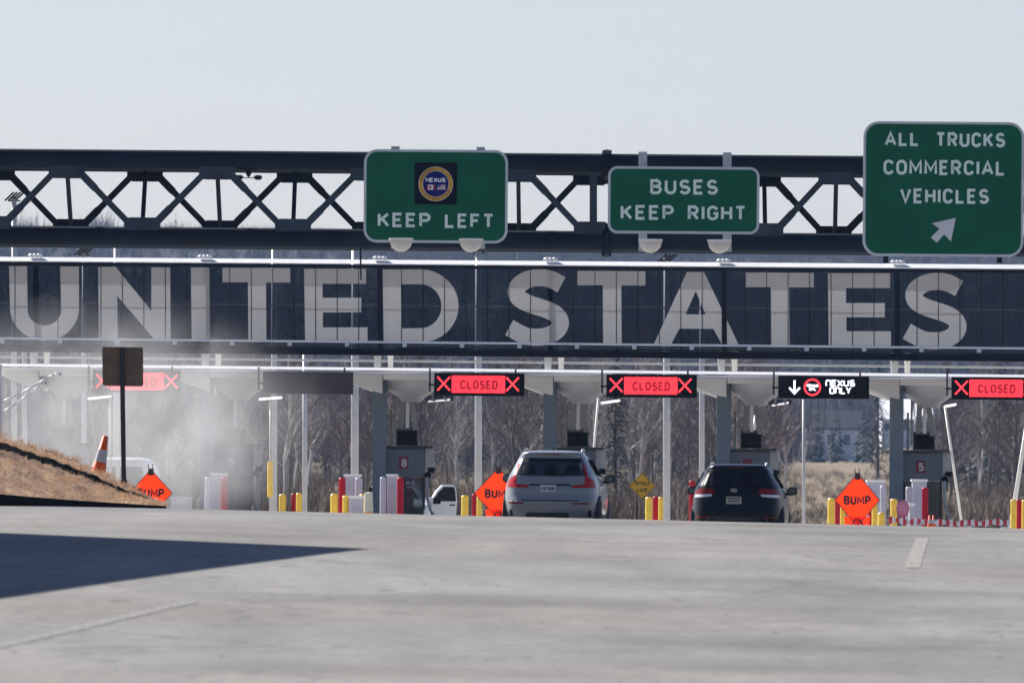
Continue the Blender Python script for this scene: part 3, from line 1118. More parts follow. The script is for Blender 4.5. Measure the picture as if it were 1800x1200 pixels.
letter([[(1149, 605.5), (1179.5, 605.5), (1194, 577.5), (1223, 577.7), (1223, 552.5), (1205, 552.3), (1223, 511.5), (1223, 478), (1207.5, 478)],
        [(1299, 607), (1270, 606.8), (1254, 578), (1223, 577.7), (1223, 552.5), (1240.5, 552.6), (1223, 511.5), (1223, 478), (1237.5, 478)]])
T_letter(1311, 1430.5, 479, 25.6, 1355, 1387, 607)
E_(1455.3, 480.2, 1564.5, 1555.3, 1566, 608, 31.8, 26, 532.5, 557.5, 1.5)
letter(strokes=[([(1586 + a, 480 + b) for a, b in SPs], 30)])

# ------------------------------------------------------------------ booth canopy
CD = 317.0
can = thing("booth_canopy", "long white canopy roof over the toll booths with wing brackets and columns toned blue grey for shade", "canopy", (0, CD + 7, ground(0, CD)))
ctop = lambda x: 638.5 + .0110 * x
sloped_cap(can, "roof_edge", M("canopy roof edge white", (.86, .86, .85), .4, 0, .05, 1), ctop, 5.0, .17, D=CD, back=.3)
mb = MB()
a, b = P(XL, ctop(XL) + 7, CD), P(XR, ctop(XR) + 7, CD)
mb.add([(a.x, CD + .05, a.z), (b.x, CD + .05, b.z), (b.x, CD + .05, b.z - .06), (a.x, CD + .05, a.z - .06), (a.x, CD + 16, a.z), (b.x, CD + 16, b.z), (b.x, CD + 16, b.z - .06), (a.x, CD + 16, a.z - .06)],
       [(3, 2, 1, 0), (4, 5, 6, 7), (2, 3, 7, 6), (0, 1, 5, 4), (0, 4, 7, 3), (1, 2, 6, 5)])
mb.build("soffit", canopy_m, can)
BX = [63.5, 365, 668, 968, 1273, 1577, 1880, -240]
for xc in BX:
    o = .011 * (xc - 668)
    mb = MB()
    mb.pprism([(xc + 6, 652.5 + o), (xc + 108, 653.5 + o), (xc + 108, 666 + o), (xc + 96, 668 + o), (xc + 6, 667 + o)], CD + 1.2, .4)
    mb.build("cross_beam", canopy_m, can)
    mb = MB()
    mb.pprism([(xc - 58, 655 + o), (xc + 4, 655 + o), (xc + 4, 691 + o), (xc - 6, 689 + o), (xc - 46, 674 + o), (xc - 58, 668 + o)], CD + 2.4, 7.0)
    mb.build("wing_bracket", canopy_m, can)
    mb = MB()
    q = P(xc + 56, 668 + o, CD + 4)
    n = 28
    prof_ = [(1.45, .12), (1.36, -.10), (1.18, -.28), (.85, -.42), (.62, -.50), (.5, -.62)]
    k = len(prof_)
    mb.add([(q.x - .22 * 0 + r * .56 * math.cos(2 * math.pi * i / n), q.y + r * 1.0 * math.sin(2 * math.pi * i / n), q.z + z) for i in range(n) for r, z in prof_],
           [(i * k + j, ((i + 1) % n) * k + j, ((i + 1) % n) * k + j + 1, i * k + j + 1) for i in range(n) for j in range(k - 1)] + [tuple(i * k + k - 1 for i in range(n))])
    mb.build("capital", canopy_m, can, smooth=True)
    mb = MB()
    mb.pprism([(xc + 60, 664 + o), (xc + 112, 664 + o), (xc + 112, 676 + o), (xc + 62, 695 + o)], CD + 5.0, 3.5)
    mb.build("wing_bracket", canopy_m, can)
    mb = MB()
    a, b = P(xc, 655, CD + 3.4), P(xc, 905, CD + 3.4)
    ww = 12 * (CD + 3.4) / F
    mb.box(a.x - ww, a.x + ww, CD + 3.4, CD + 3.8, ground(a.x, CD) - .2, a.z)
    mb.build("column", colm, can, bevel=.03)  # blue grey carries the shade under the canopy
    for (dx0, dx1, ya, dd) in ((-10.5, 1.5, 606, .4), (14, 23, 606, 1.6)):
        mb = MB()
        mb.pprism([(xc + dx0, ya + o), (xc + dx1, ya + o), (xc + dx1, 645 + o), (xc + dx0, 645 + o)], BD + dd, .2)
        mb.pprism([(xc + dx0 - 1, 625 + o), (xc + dx1 + 1, 625 + o), (xc + dx1 + 1, 628 + o), (xc + dx0 - 1, 628 + o)], BD + dd - .02, .24)
        mb.build("lit_upper_post", offwhite, can)  # same column above the canopy, its sunlit look painted off white
    # struts down to the booth roof
    for (xa, ya, xb, yb_, w, mt) in ((40, 690, 37, 752, 9, strutm), (49, 690, 48, 752, 6, canopy_m), (53, 690, 63, 756, 9, strutm), (26, 668, 25, 772, 3.2, strutm)):
        mb = MB()
        p, q = P(xc + xa, ya + o, CD + 4.2), P(xc + xb, yb_ + o, CD + 4.2)
        mb.bar(p, q, w / 62, .18)
        mb.build("strut", mt, can)
mb = MB()
mb.cyl(P(XL, 627 + .0105 * XL, CD + 16), P(XR, 627 + .0105 * XR, CD + 16), .035, .035, 8)
mb.build("rear_rail", strutm, can)

# ------------------------------------------------------------------ display signs on the canopy edge
LD = 316.2
def led(x0, y0, x1, y1, mode, label):
    q = P((x0 + x1) / 2, y1, LD)
    S = F / LD
    t = thing("lane_display", label, "lane display", (q.x, LD, q.z), "electronic lane displays on the canopy edge")
    mb = MB()
    a, b = P(x0, (y0 + y1) / 2, LD), P(x1, (y0 + y1) / 2, LD)
    zt, zb = P((x0 + x1) / 2, y0, LD).z, q.z
    mb.box(a.x, b.x, LD, LD + .32, zb, zt)
    mb.build("housing", dark if mode else M("off display housing", (.05, .042, .048), .5), t, bevel=.015)
    mb = MB()
    mb.box(a.x + .03, b.x - .03, LD - .006, LD - .001, zb + .03, zt - .03)
    mb.build("screen", darkscreen if mode else offscreen, t)
    for xx in (a.x - .12, b.x - .25):
        mb = MB()
        mb.bar((xx, LD + .25, zb + .1), (xx, LD + .25, zt + .12), .05, .05)
        mb.bar((xx - .04, LD + .25, zb + .3), (xx + .2, LD + .25, zb + .3), .05, .05)
        mb.build("mounting_bracket", boothdk, t)
    X = lambda u: a.x + (b.x - a.x) * (u - x0) / (x1 - x0)
    Z = lambda v: zt - (zt - zb) * (v - y0) / (y1 - y0)
    if mode == "closed":
        mb = MB()
        mb.box(X(x0 + 31), X(x0 + 125), LD - .012, LD - .008, Z(y0 + 35), Z(y0 + 4.5))
        mb.build("lit_field", ledred, t)
        mb = MB()
        text(mb, "CLOSED", X(x0 + 46), X(x0 + 112), Z(y0 + 28.5), Z(y0 + 12.5), 3.3 / S, LD - .016, .42)
        mb.build("word", leddark, t)
        for (u0, u1) in ((6, 28), (127, 149)):
            mb = MB()
            mb.stroke([(X(x0 + u0), Z(y0 + 7)), (X(x0 + u1), Z(y0 + 31))], 3.2 / S, LD - .012)
            mb.stroke([(X(x0 + u1), Z(y0 + 7)), (X(x0 + u0), Z(y0 + 31))], 3.2 / S, LD - .015)
            mb.build("cross", ledx, t)
    if mode == "nexus":
        mb = MB()
        mb.stroke([(X(x0 + 28.5), Z(y0 + 8)), (X(x0 + 28.5), Z(y0 + 28))], 3.4 / S, LD - .012)
        mb.stroke([(X(x0 + 19.5), Z(y0 + 21)), (X(x0 + 28.5), Z(y0 + 31)), (X(x0 + 38), Z(y0 + 21))], 3.4 / S, LD - .015)
        mb.build("arrow", ledwhite, t)
        mb = MB()
        cx, cz = X(x0 + 60), Z(y0 + 20)
        n = 32
        mb.strip([(cx + 12 / S * math.cos(2 * math.pi * i / n), cz + 12 / S * math.sin(2 * math.pi * i / n)) for i in range(n + 1)],
                 [(cx + 15.3 / S * math.cos(2 * math.pi * i / n), cz + 15.3 / S * math.sin(2 * math.pi * i / n)) for i in range(n + 1)], LD - .012)
        mb.build("ring", ledx, t)
        mb = MB()
        text(mb, "nEXUS", X(x0 + 50), X(x0 + 70.5), Z(y0 + 20), Z(y0 + 14.5), 1.5 / S, LD - .012, .3)
        text(mb, "onL", X(x0 + 54), X(x0 + 67), Z(y0 + 26), Z(y0 + 20.8), 1.5 / S, LD - .012, .3)
        mb.build("ring_word", ledwhite, t)
        mb = MB()
        text(mb, "nEXUS", X(x0 + 83), X(x0 + 135), Z(y0 + 18.5), Z(y0 + 6.5), 2.5 / S, LD - .012, .22)
        text(mb, "onLY", X(x0 + 90), X(x0 + 128.5), Z(y0 + 31.5), Z(y0 + 19.5), 2.5 / S, LD - .012, .22)
        mb.build("word", ledwhite, t)
    return t
led(163, 650.5, 318, 689.5, "closed", "red CLOSED display veiled by dust behind the brown sign back")
led(462, 653, 621, 692.5, None, "switched off dark display between the booths marked 9 and 8")
led(763, 655.5, 922, 695.5, "closed", "red CLOSED display on the canopy just past booth 8, above the silver SUV's tail")
led(1066, 658, 1225, 698.5, "closed", "red CLOSED display above the amber SINGLE LANE sign")
led(1368, 660.5, 1528, 700.5, "nexus", "black display with white arrow, red ring and two white words")
led(1673, 662.5, 1832, 702.5, "closed", "red CLOSED display cut by the photo's edge, rightmost of the row")

# ------------------------------------------------------------------ booths
def booth(xc, num, label, plate=True, ac=True):
    S = F / (CD + 4)
    D = CD + 4.0
    base = P(xc + 35, 840, D)
    zg = ground(base.x, D)
    t = thing("toll_booth", label, "toll booth", (base.x, D, zg), "toll booths under the canopy")
    o = .008 * (xc - 668)
    mb = MB()
    mb.pprism([(xc + 8, 788 + o), (xc + 79, 788 + o), (xc + 79, 837 + o), (xc + 8, 837 + o)], D, 3.2)
    mb.build("upper_wall", boothm, t, bevel=.02)
    mb = MB()
    mb.pprism([(xc - 4, 783.5 + o), (xc + 93, 783.5 + o), (xc + 93, 787.6 + o), (xc - 4, 787.6 + o)], D - .12, 3.5)
    mb.build("roof", boothdk, t)
    L_, R_ = P(xc + 12, 838 + o, D), P(xc + 77, 838 + o, D)
    zw = L_.z - .002
    mb = MB()
    mb.box(L_.x, R_.x, D + .05, D + 3.1, zg, zg + .85)
    mb.build("lower_wall", boothdk, t)
    mb = MB()
    mb.box(L_.x + .03, R_.x - .03, D + .06, D + 3.05, zg + .853, zw)
    mb.build("glazing", M("booth tinted glass", (.02, .028, .035), .08, 0, .3, 1.2, alpha=(.62, (.7, .8, .85))), t)
    mb = MB()
    for xx in (L_.x, (L_.x * .52 + R_.x * .48), R_.x):
        mb.box(xx - .04, xx + .04, D + .02, D + .1, zg + .85, zw)
    mb.box(L_.x, R_.x, D + .015, D + .11, zg + .82, zg + .9)
    mb.build("window_frame", boothdk, t)
    mb = MB()
    mb.box(L_.x + .35, L_.x + .75, D + 1.0, D + 1.3, zg + .9, zg + 1.25)
    mb.build("monitor", M("booth monitor", (.25, .3, .32), .5), t)
    # louvred unit on the side, its slats
    mb = MB()
    a, b = P(xc + 80, 785 + o, D), P(xc + 93, 822 + o, D)
    for k in range(9):
        z0 = a.z - (a.z - b.z) * k / 9
        mb.add([(a.x, D - .05, z0 - .045), (b.x + .06, D - .05, z0 - .045), (b.x, D + .06, z0), (a.x, D + .06, z0)], [(0, 1, 2, 3)])
        mb.add([(a.x, D - .05, z0 - .047), (b.x + .06, D - .05, z0 - .047), (b.x + .06, D - .05, z0 - .06), (a.x, D - .05, z0 - .06)], [(3, 2, 1, 0)])
    mb.box(a.x, b.x - .02, D + .07, D + 1.0, b.z, a.z)
    mb.build("louvre", white, t)
    # camera under the louvre and its hoop guard
    mb = MB()
    q = P(xc + 90, 826 + o, D - .1)
    mb.cyl((q.x - .08, q.y, q.z + .02), (q.x + .1, q.y - .05, q.z), .06, .08, 10)
    mb.lathe([(0, .1), (.08, .06), (.1, 0), (.08, -.06), (0, -.1)], (q.x - .1, q.y, q.z - .14), 10)
    mb.build("camera", dark, t)
    mb = MB()
    pts = [P(xc + 83 + dx, 838 + dy + o, D - .25) for dx, dy in ((0, 0), (0, 20), (2, 45), (6, 60), (12, 66))]
    mb.tube(pts, .035, 8)
    mb.build("hoop_guard", galv, t)
    # rooftop equipment box with a dark screen
    mb = MB()
    mb.pprism([(xc + 28, 751 + o), (xc + 67, 751 + o), (xc + 67, 783 + o), (xc + 28, 783 + o)], D + .3, .5)
    mb.build("roof_box", M("roof box grey", (.10, .11, .125), .5), t, bevel=.015)
    mb = MB()
    mb.pprism([(xc + 30.5, 756.5 + o), (xc + 64.5, 756.5 + o), (xc + 64.5, 781.5 + o), (xc + 30.5, 781.5 + o)], D + .275, .02)
    mb.build("roof_screen", darkscreen, t)
    mb = MB()
    q = P(xc + 18.5, 783 + o, D + .2)
    mb.cyl(q, (q.x, q.y, q.z + 1.05), .035, .03, 8)
    mb.box(q.x - .12, q.x - .02, q.y - .12, q.y + .1, q.z + .70, q.z + .86)
    mb.cyl((q.x + .1, q.y - .1, q.z + .78), (q.x + .1, q.y + .12, q.z + .78), .05, .05, 8)
    mb.build("camera_mast", strutm, t)
    if plate:
        mb = MB()
        mb.pprism([(xc + 33, 802 + o), (xc + 49.5, 802 + o), (xc + 49.5, 823.5 + o), (xc + 33, 823.5 + o)], D - .03, .028)
        pl = mb.build("number_plate", M("booth number red", (.20, .012, .022), .5, 0, .1, 4), t)
        if num:
            mb = MB()
            ptext(mb, num, xc + 37.6, xc + 47.2, 806 + o, 820.5 + o, 3.1, D, D - .034)
            mb.build("numeral", M("numeral white", (.72, .72, .76), .5), pl)
    return t
booth(63.5, None, "toll booth veiled in thick dust behind the grass bank and leaning cone", plate=False)
booth(365, "9", "dusty grey toll booth with the number 9, half veiled beside the off display")
booth(668, "8", "blue grey toll booth with the number 8, clear of the dust")
booth(968, None, "toll booth mostly hidden behind the silver SUV")
booth(1273, None, "toll booth mostly hidden behind the dark navy SUV")
booth(1577, "5", "blue grey toll booth with the number 5 beside the big orange BUMP sign")

# ------------------------------------------------------------------ bollards, cabinets and small works signs in front of the booths
def bollard(x0, x1, ytop, c, D, label, group=None, cap=True):
    q = P((x0 + x1) / 2, ytop, D)
    r = (x1 - x0) / 2 * D / F
    zg = ground(q.x, D)
    h = q.z - zg
    mat = {"y": yellow_m, "r": red_m, "w": lav}[c]
    nm = "bollard"
    t = thing(nm, label, "bollard", (q.x, D, zg), group or {"y": "yellow bollards at the booth islands", "r": "red bollards at the booth islands", "w": "pale bollards at the booth islands"}[c])
    mb = MB()
    mb.lathe([(r, 0), (r, h - r * .35), (r * .8, h - r * .1), (0, h)], (0, 0, 0), 16)
    mb.build("sleeve", mat, t, local=True, smooth=False)
    mb = MB()
    mb.lathe([(r + .05, 0), (r + .05, .03), (r + .002, .04)], (0, 0, 0), 16)
    mb.build("base_collar", boothdk, t, local=True)
    return t
def cabinet(x0, x1, ytop, D, label, base=0.0):
    a, b = P(x0, ytop, D), P(x1, ytop, D)
    q = P((x0 + x1) / 2, ytop, D)
    zg = ground(q.x, D)
    t = thing("inspection_cabinet", label, "cabinet", (q.x, D, zg), "pale cabinets at the booth islands")
    w = (b.x - a.x) / 2
    mb = MB()
    mb.box(-w + .03, w - .03, .0, .6, 0, q.z - zg - .07)
    mb.build("cabinet_body", lav, t, local=True, bevel=.02)
    mb = MB()
    mb.box(-w, w, -.04, .64, q.z - zg - .07, q.z - zg)
    mb.build("lid", white, t, local=True, bevel=.015)
    mb = MB()
    mb.box(-w + .1, w - .1, -.012, -.002, .5, q.z - zg - .3)
    mb.build("door", M("cabinet door", (.40, .40, .47), .5), t, local=True)
    return t
bollard(490.5, 503, 868, 'y', 312, "lone yellow bollard nearest the dust, just past booth 9")
bollard(512, 521.5, 867, 'r', 312.5, "short dark red bollard touching a yellow one past booth 9")
bollard(520.5, 531, 866, 'y', 311.5, "yellow bollard touching a short red one past booth 9")
bollard(581, 594, 867, 'y', 310, "yellow bollard left of the tall red and white cabinet group")
cabinet(604, 636, 833, 311.5, "wide pale cabinet standing between a tall red and a pale bollard")
bollard(595.5, 607.5, 839, 'r', 310.5, "tall red bollard at the edge of the wide pale cabinet")
bollard(624.5, 637, 839, 'w', 310.8, "tall pale bollard in front of the wide pale cabinet")
bollard(602, 613.5, 870.5, 'y', 309, "short yellow bollard in front of the tall red one")
cabinet(613, 640, 871, 308.5, "low pale box in front of the wide cabinet before booth 8")
bollard(632, 643, 868, 'y', 309.5, "yellow bollard half behind the low pale box before booth 8")
# pale drum with an orange band
q = P(648, 864, 308)
t = thing("traffic_drum", "cream traffic drum with an orange band beside booth 8", "traffic drum", (q.x, 308, ground(q.x, 308)))
hh = q.z - ground(q.x, 308)
mb = MB()
mb.lathe([(.15, 0), (.14, hh * .3), (.13, hh * .6), (.11, hh - .03), (.0, hh)], (0, 0, 0), 18)
mb.build("drum", M("drum cream", (.50, .50, .42), .5), t, local=True)
mb = MB()
mb.lathe([(.153, hh * .42), (.148, hh * .58)], (0, 0, 0), 18)
mb.build("band", M("drum orange band", (.65, .28, .03), .5), t, local=True)
bollard(668, 679.5, 838, 'w', 310, "tall pale bollard before booth 8 beside the red edged cabinet")
cabinet(679, 700, 833, 311, "narrow pale cabinet before booth 8")
bollard(698, 710, 838.5, 'r', 310, "tall red bollard right before the glazing of booth 8")
cabinet(370, 400, 831, 313, "pale dusty cabinet before booth 9")
bollard(360, 372, 838, 'w', 312, "tall pale dusty bollard before booth 9")
bollard(388.5, 400.5, 838, 'r', 312, "tall red dusty bollard before booth 9")
bollard(811, 823.5, 870, 'y', 306, "yellow bollard standing alone beside the BUMP sign hidden by the silver SUV")
bollard(829.5, 838, 868, 'r', 308, "red bollard behind the BUMP sign next to the silver SUV")
bollard(838, 847.5, 872, 'y', 306, "yellow bollard under the BUMP sign next to the silver SUV")
bollard(1134.5, 1147, 873, 'y', 303, "fatter yellow bollard below the amber SINGLE LANE sign")
bollard(1147.5, 1158.5, 872, 'r', 304, "red bollard between two yellow ones below the SINGLE LANE sign")
bollard(1157.5, 1166, 873, 'y', 303.5, "yellow bollard touching the pale pole past the SINGLE LANE sign")
bollard(1211.5, 1222, 844, 'r', 309, "tall red bollard peeking out beside the dark navy SUV")
bollard(1455, 1468, 875, 'y', 305, "yellow bollard beside the full BUMP sign, on the navy SUV's side")
bollard(1468, 1477, 876, 'r', 306, "red bollard half behind the full BUMP sign")
bollard(1477, 1487, 877, 'y', 307, "yellow bollard mostly behind the full BUMP sign")
bollard(1527, 1536, 884, 'r', 305, "red bollard behind the lower corner of the full BUMP sign")
bollard(1532.5, 1543, 878, 'y', 304, "yellow bollard just behind the BUMP sign's corner nearer booth 5")
cabinet(1523, 1556, 843, 310, "wide pale cabinet behind the full BUMP sign")
bollard(1547, 1558.5, 853, 'w', 309, "tall pale bollard before the cabinet behind the full BUMP sign")
bollard(1543, 1556, 900, 'y', 300, "low fat yellow bollard, shortest by the full BUMP sign")
bollard(1565, 1577.5, 876, 'y', 302, "yellow bollard touching the round pink sign")
bollard(1592, 1604, 855, 'w', 311, "tall pale bollard behind the round pink sign")
cabinet(1602, 1631, 842, 312, "pale cabinet before booth 5")
bollard(1620.5, 1632, 856, 'r', 310.5, "tall red bollard before booth 5")
bollard(1776.5, 1787, 877.5, 'y', 304, "yellow bollard by the photo's edge at the foot of a raised gate arm")
bollard(1787, 1796, 877, 'r', 305, "red bollard by the photo's edge between two yellow ones")
bollard(1796, 1806, 878, 'y', 304, "yellow bollard cut by the photo's edge")
# white bin beside the pink sign
cabinet(1596.5, 1608.5, 884, 304, "small pale bin beside the round pink sign")

def bump_sign(cx, cy, rx, ry, D, label, word=True, dxr=0):
    q = P(cx, cy, D)
    S = F / D
    zg = ground(q.x, D)
    t = thing("works_sign", label, "works sign", (q.x, D, zg), "orange works signs before the booths")
    w, h = rx / S, ry / S
    z0 = q.z - zg
    mb = MB()
    def dia(k, lean=.0):
        r = .05
        return [(r, z0 + h * k - r), (0.0, z0 + h * k), (-r, z0 + h * k - r), (-w * k + r * .8, z0 + r * .8), (-w * k, z0), (-w * k + r * .8, z0 - r * .8), (-r, z0 - h * k + r), (0, z0 - h * k), (r, z0 - h * k + r), (w * k - r * .8, z0 - r * .8), (w * k, z0), (w * k - r * .8, z0 + r * .8)]
    mb.sheet(dia(1.0), 0)
    pn = mb.build("panel", orange, t, local=True)
    mb = MB()
    mb.stroke(dia(.985) + [dia(.985)[0]], 1.6 / S, -.003)
    mb.build("dark_border", M("orange sign border", (.16, .012, .006), .6), t, local=True)
    if word:
        mb = MB()
        text(mb, "BUMP", -24 / S, 24 / S, z0 - 8.5 / S, z0 + 8 / S, 3.8 / S, -.006, .36)
        mb.build("word", orange_dk, t, local=True)
    mb = MB()
    mb.box(-.07, .07, -.02, .0, z0 + h - .16, z0 + h + .02)
    mb.bar((-.05, .02, z0 + h - .1), (-.07, .02, z0 + h + .13), .02, .02)
    mb.bar((.05, .02, z0 + h - .1), (.04, .02, z0 + h + .14), .02, .02)
    mb.build("clip", orange_dk, t, local=True)
    mb = MB()
    for sx in (-1, 1):
        mb.bar((0, .05, z0 - h * .6), (sx * .55, -.3, .0), .03, .03)
        mb.bar((0, .05, z0 - h * .6), (sx * .55, .5, .0), .03, .03)
    mb.bar((0, .06, z0 - h * .95), (0, .06, z0 - h * .55), .014, .014)
    mb.build("stand", boothdk, t, local=True)
    mb = MB()
    mb.sheet([(-.34, z0 - h * .62), (-.30, z0 - h * 1.05), (.30, z0 - h * 1.05), (.34, z0 - h * .62)], .015)
    mb.build("lower_flap", orange, t, local=True)
    return t
bump_sign(265, 866, 38, 41.5, 291, "orange BUMP sign fogged by dust behind the grass bank")
bump_sign(876, 867, 43, 45, 297, "orange BUMP sign half hidden by the silver SUV")
bump_sign(1507, 878.5, 40, 46.5, 296, "full orange BUMP sign standing clear between the navy SUV and booth 5")
# amber diamond
q = P(1129, 854, 318)
zg = ground(q.x, 318)
t = thing("warning_sign", "amber diamond sign reading SINGLE LANE behind the silver SUV", "warning sign", (q.x, 318, zg))
S = F / 318
mb = MB()
r = 24 / S
z0 = q.z - zg
mb.prism([(r, z0), (r - .03, z0 + .03), (.03, z0 + r - .03), (-.03, z0 + r - .03), (-r + .03, z0 + .03), (-r + .03, z0 - .03), (-.03, z0 - r + .03), (.03, z0 - r + .03), (r - .03, z0 - .03)], 0, .02)
mb.build("panel", amber, t, local=True)
mb = MB()
r2 = 22.4 / S
mb.stroke([(r2, z0), (0, z0 + r2), (-r2, z0), (0, z0 - r2), (r2, z0)], 1.1 / S, -.003)
text(mb, "SINGLE", -13.5 / S, 13.5 / S, z0 + 1.5 / S, z0 + 9 / S, 1.5 / S, -.006, .36)
text(mb, "LANE", -10 / S, 9.5 / S, z0 - 10.5 / S, z0 - 3 / S, 1.5 / S, -.006, .36)
mb.build("legend", amber_dk, t, local=True)
for dx in (-9, 6):
    mb = MB()
    mb.bar((dx / S, .04, 0), (dx / S, .04, z0 - r * .4), .04, .03)
    mb.build("post", boothdk, t, local=True)

# pink round sign
D = 301
q = P(1587, 894, D)
S = F / D
zg = ground(q.x, D)
t = thing("round_sign", "faded pink round sign on a low post before booth 5", "sign", (q.x, D, zg))
z0 = q.z - zg
n = 28
mb = MB()
mb.prism([(11.5 / S * math.cos(2 * math.pi * i / n), z0 + 15.5 / S * math.sin(2 * math.pi * i / n)) for i in range(n)], 0, .02)
mb.build("disc", pinkm, t, local=True)
mb = MB()
for k, (w_, zz) in enumerate(((5, 9), (8, 4), (8.5, -2), (6, -8))):
    mb.stroke([(-w_ / S, z0 + zz / S), (w_ / S, z0 + zz / S)], .9 / S, -.003)
for k in range(7):
    mb.stroke([((-9 + 3 * k) / S, z0 + 7.5 / S), ((-9 + 3 * k) / S, z0 - 6.5 / S)], .7 / S, -.006)
mb.build("print", pinkl, t, local=True)
mb = MB()
mb.bar((0, .04, 0), (0, .04, z0), .06, .04)
mb.build("post", pinkm, t, local=True)

# red and white tape strung across the closed lane
D = 300.5
a, b = P(1562, 914, D), P(1776, 917, D)
t = thing("barrier_tape", "sagging red and white barrier tape across the closed lane before booth 5", "barrier tape", ((a.x + b.x) / 2, D, ground((a.x + b.x) / 2, D)))
nseg = 34
tape = MB()
for i in range(nseg):
    pts = []
    for u in (i / nseg, (i + 1) / nseg):
        p = a.lerp(b, u)
        p.z += -.05 * math.sin(math.pi * u) + .02 * math.sin(u * 31)
        pts.append(p)
    h0, h1 = .075 + .03 * math.sin(i * 1.9), .075 + .03 * math.sin((i + 1) * 1.9)
    tape.add([pts[0] + Vector((0, .02 * (i % 3), -h0)), pts[1] + Vector((0, .02 * ((i + 1) % 3), -h1)), pts[1] + Vector((0, .02 * ((i + 1) % 3), h1)), pts[0] + Vector((0, .02 * (i % 3), h0))], [(0, 1, 2, 3)])
tp = tape.build("tape", M("tape red", (.42, .012, .03), .5, 0, .3, 5), t)
tp.data.materials.append(M("tape white", (.55, .55, .6), .5, 0, .2, 5))
for i, pl_ in enumerate(tp.data.polygons):
    pl_.material_index = i % 2

def cone(x, ytop, ybase, D, label, lean=0.0, real_base=None):
    q = P(x, ybase, D)
    h = (ybase - ytop) * D / F
    t = thing("traffic_cone", label, "traffic cone", real_base or (q.x, D, q.z), None)
    t.rotation_euler = (0, lean, 0)
    k = h
    mb = MB()
    mb.box(-.19 * k, .19 * k, -.19 * k, .19 * k, -.12 * k, -.05 * k)
    mb.build("base", dark, t, local=True, bevel=.01)
    mb = MB()
    mb.lathe([(.205 * k, -.05 * k), (.19 * k, 0), (.062 * k, .99 * k), (.0, 1.0 * k)], (0, 0, 0), 24)
    mb.build("cone_body", cone_m, t, local=True, smooth=True)
    mb = MB()
    f = lambda z: .19 - .128 * z / .99 + .004
    mb.lathe([(f(.36) * k, .36 * k), (f(.66) * k, .66 * k)], (0, 0, 0), 24)
    mb.build("collar", cone_w, t, local=True, smooth=True)
    return t
cone(171.5, 764, 838, 187.8, "orange traffic cone with pale collar leaning on the grass bank", lean=R(10.5))
D = 299
for i, x in enumerate((1634, 1641)):
    q = P(x, 925, D)
    cone(x, 905, 928, D, ("small bright red cone by the barrier tape, nearer the red bollard" if i == 0 else "small bright red cone by the barrier tape, farther from the red bollard"))

# brown sign back on black perforated post
D = 187.6
q = P(217.5, 872, D)
t = thing("roadside_sign", "weathered brown back of a square road sign on a black post", "road sign", (q.x, D, q.z - .5))
mb = MB()
mb.pprism([(181, 609.5), (249, 610.5), (251.5, 613), (252, 676), (249, 679), (184, 678), (180.5, 675), (179.5, 612)], D - .05 + .07, .004)
mb.build("sign_plate", brown, t)
mb = MB()
a, b = P(214.5, 610, D), P(218.3, 893, D)
mb.bar(a, b, 8.2 * D / F, .05)
pst = mb.build("post", blackpost, t)
mb = MB()
for i in range(58):
    p = a.lerp(b, .012 + i * .0145)
    mb.add([(p.x + .008 * math.cos(k), D - .0285, p.z + .010 * math.sin(k)) for k in [j * math.pi / 4 for j in range(8)]], [tuple(range(7, -1, -1))])
mb.build("hole", M("post hole glint", (.10, .10, .11), .6), pst)
mb = MB()
p, p2 = P(217.5, 843, D), P(218, 880, D)
mb.bar(p, p2, 11.5 * D / F, .075)
mb.build("sleeve", blackpost, t)
mb = MB()
for (x, y) in ((190, 618), (242, 618), (241, 669), (214, 616)):
    p = P(x, y, D)
    mb.cyl((p.x, D + .012, p.z), (p.x, D + .021, p.z), .008, .008, 8)
mb.build("bolt", galv, t)

# lamp with two long arms at the frame's edge
D = 301
q = P(-2, 900, D)
t = thing("twin_arm_lamp", "grey post at the photo's edge with two long curved arms", "street lamp", (q.x, D, ground(q.x, D)))
mb = MB()
a = P(-2, 640, D)
mb.cyl((q.x, D, ground(q.x, D)), (a.x, D, a.z), .10, .08, 12)
mb.build("post", colm, t)
for pts in ([(-2, 709), (35, 692), (65, 675), (85, 663), (97, 657.5), (104, 657)], [(-2, 729), (30, 708), (55, 690), (70, 678), (79, 673)]):
    mb = MB()
    mb.tube([P(x, y, D) for x, y in pts], .032, 10)
    mb.build("arm", M("bright arm metal", (.5, .5, .5), .4, .3), t, smooth=True)
    mb = MB()
    p = P(*pts[-1], D)
    mb.cyl(p, (p.x + .05, p.y, p.z), .036, .036, 8)
    mb.build("end_cap", dark, t)

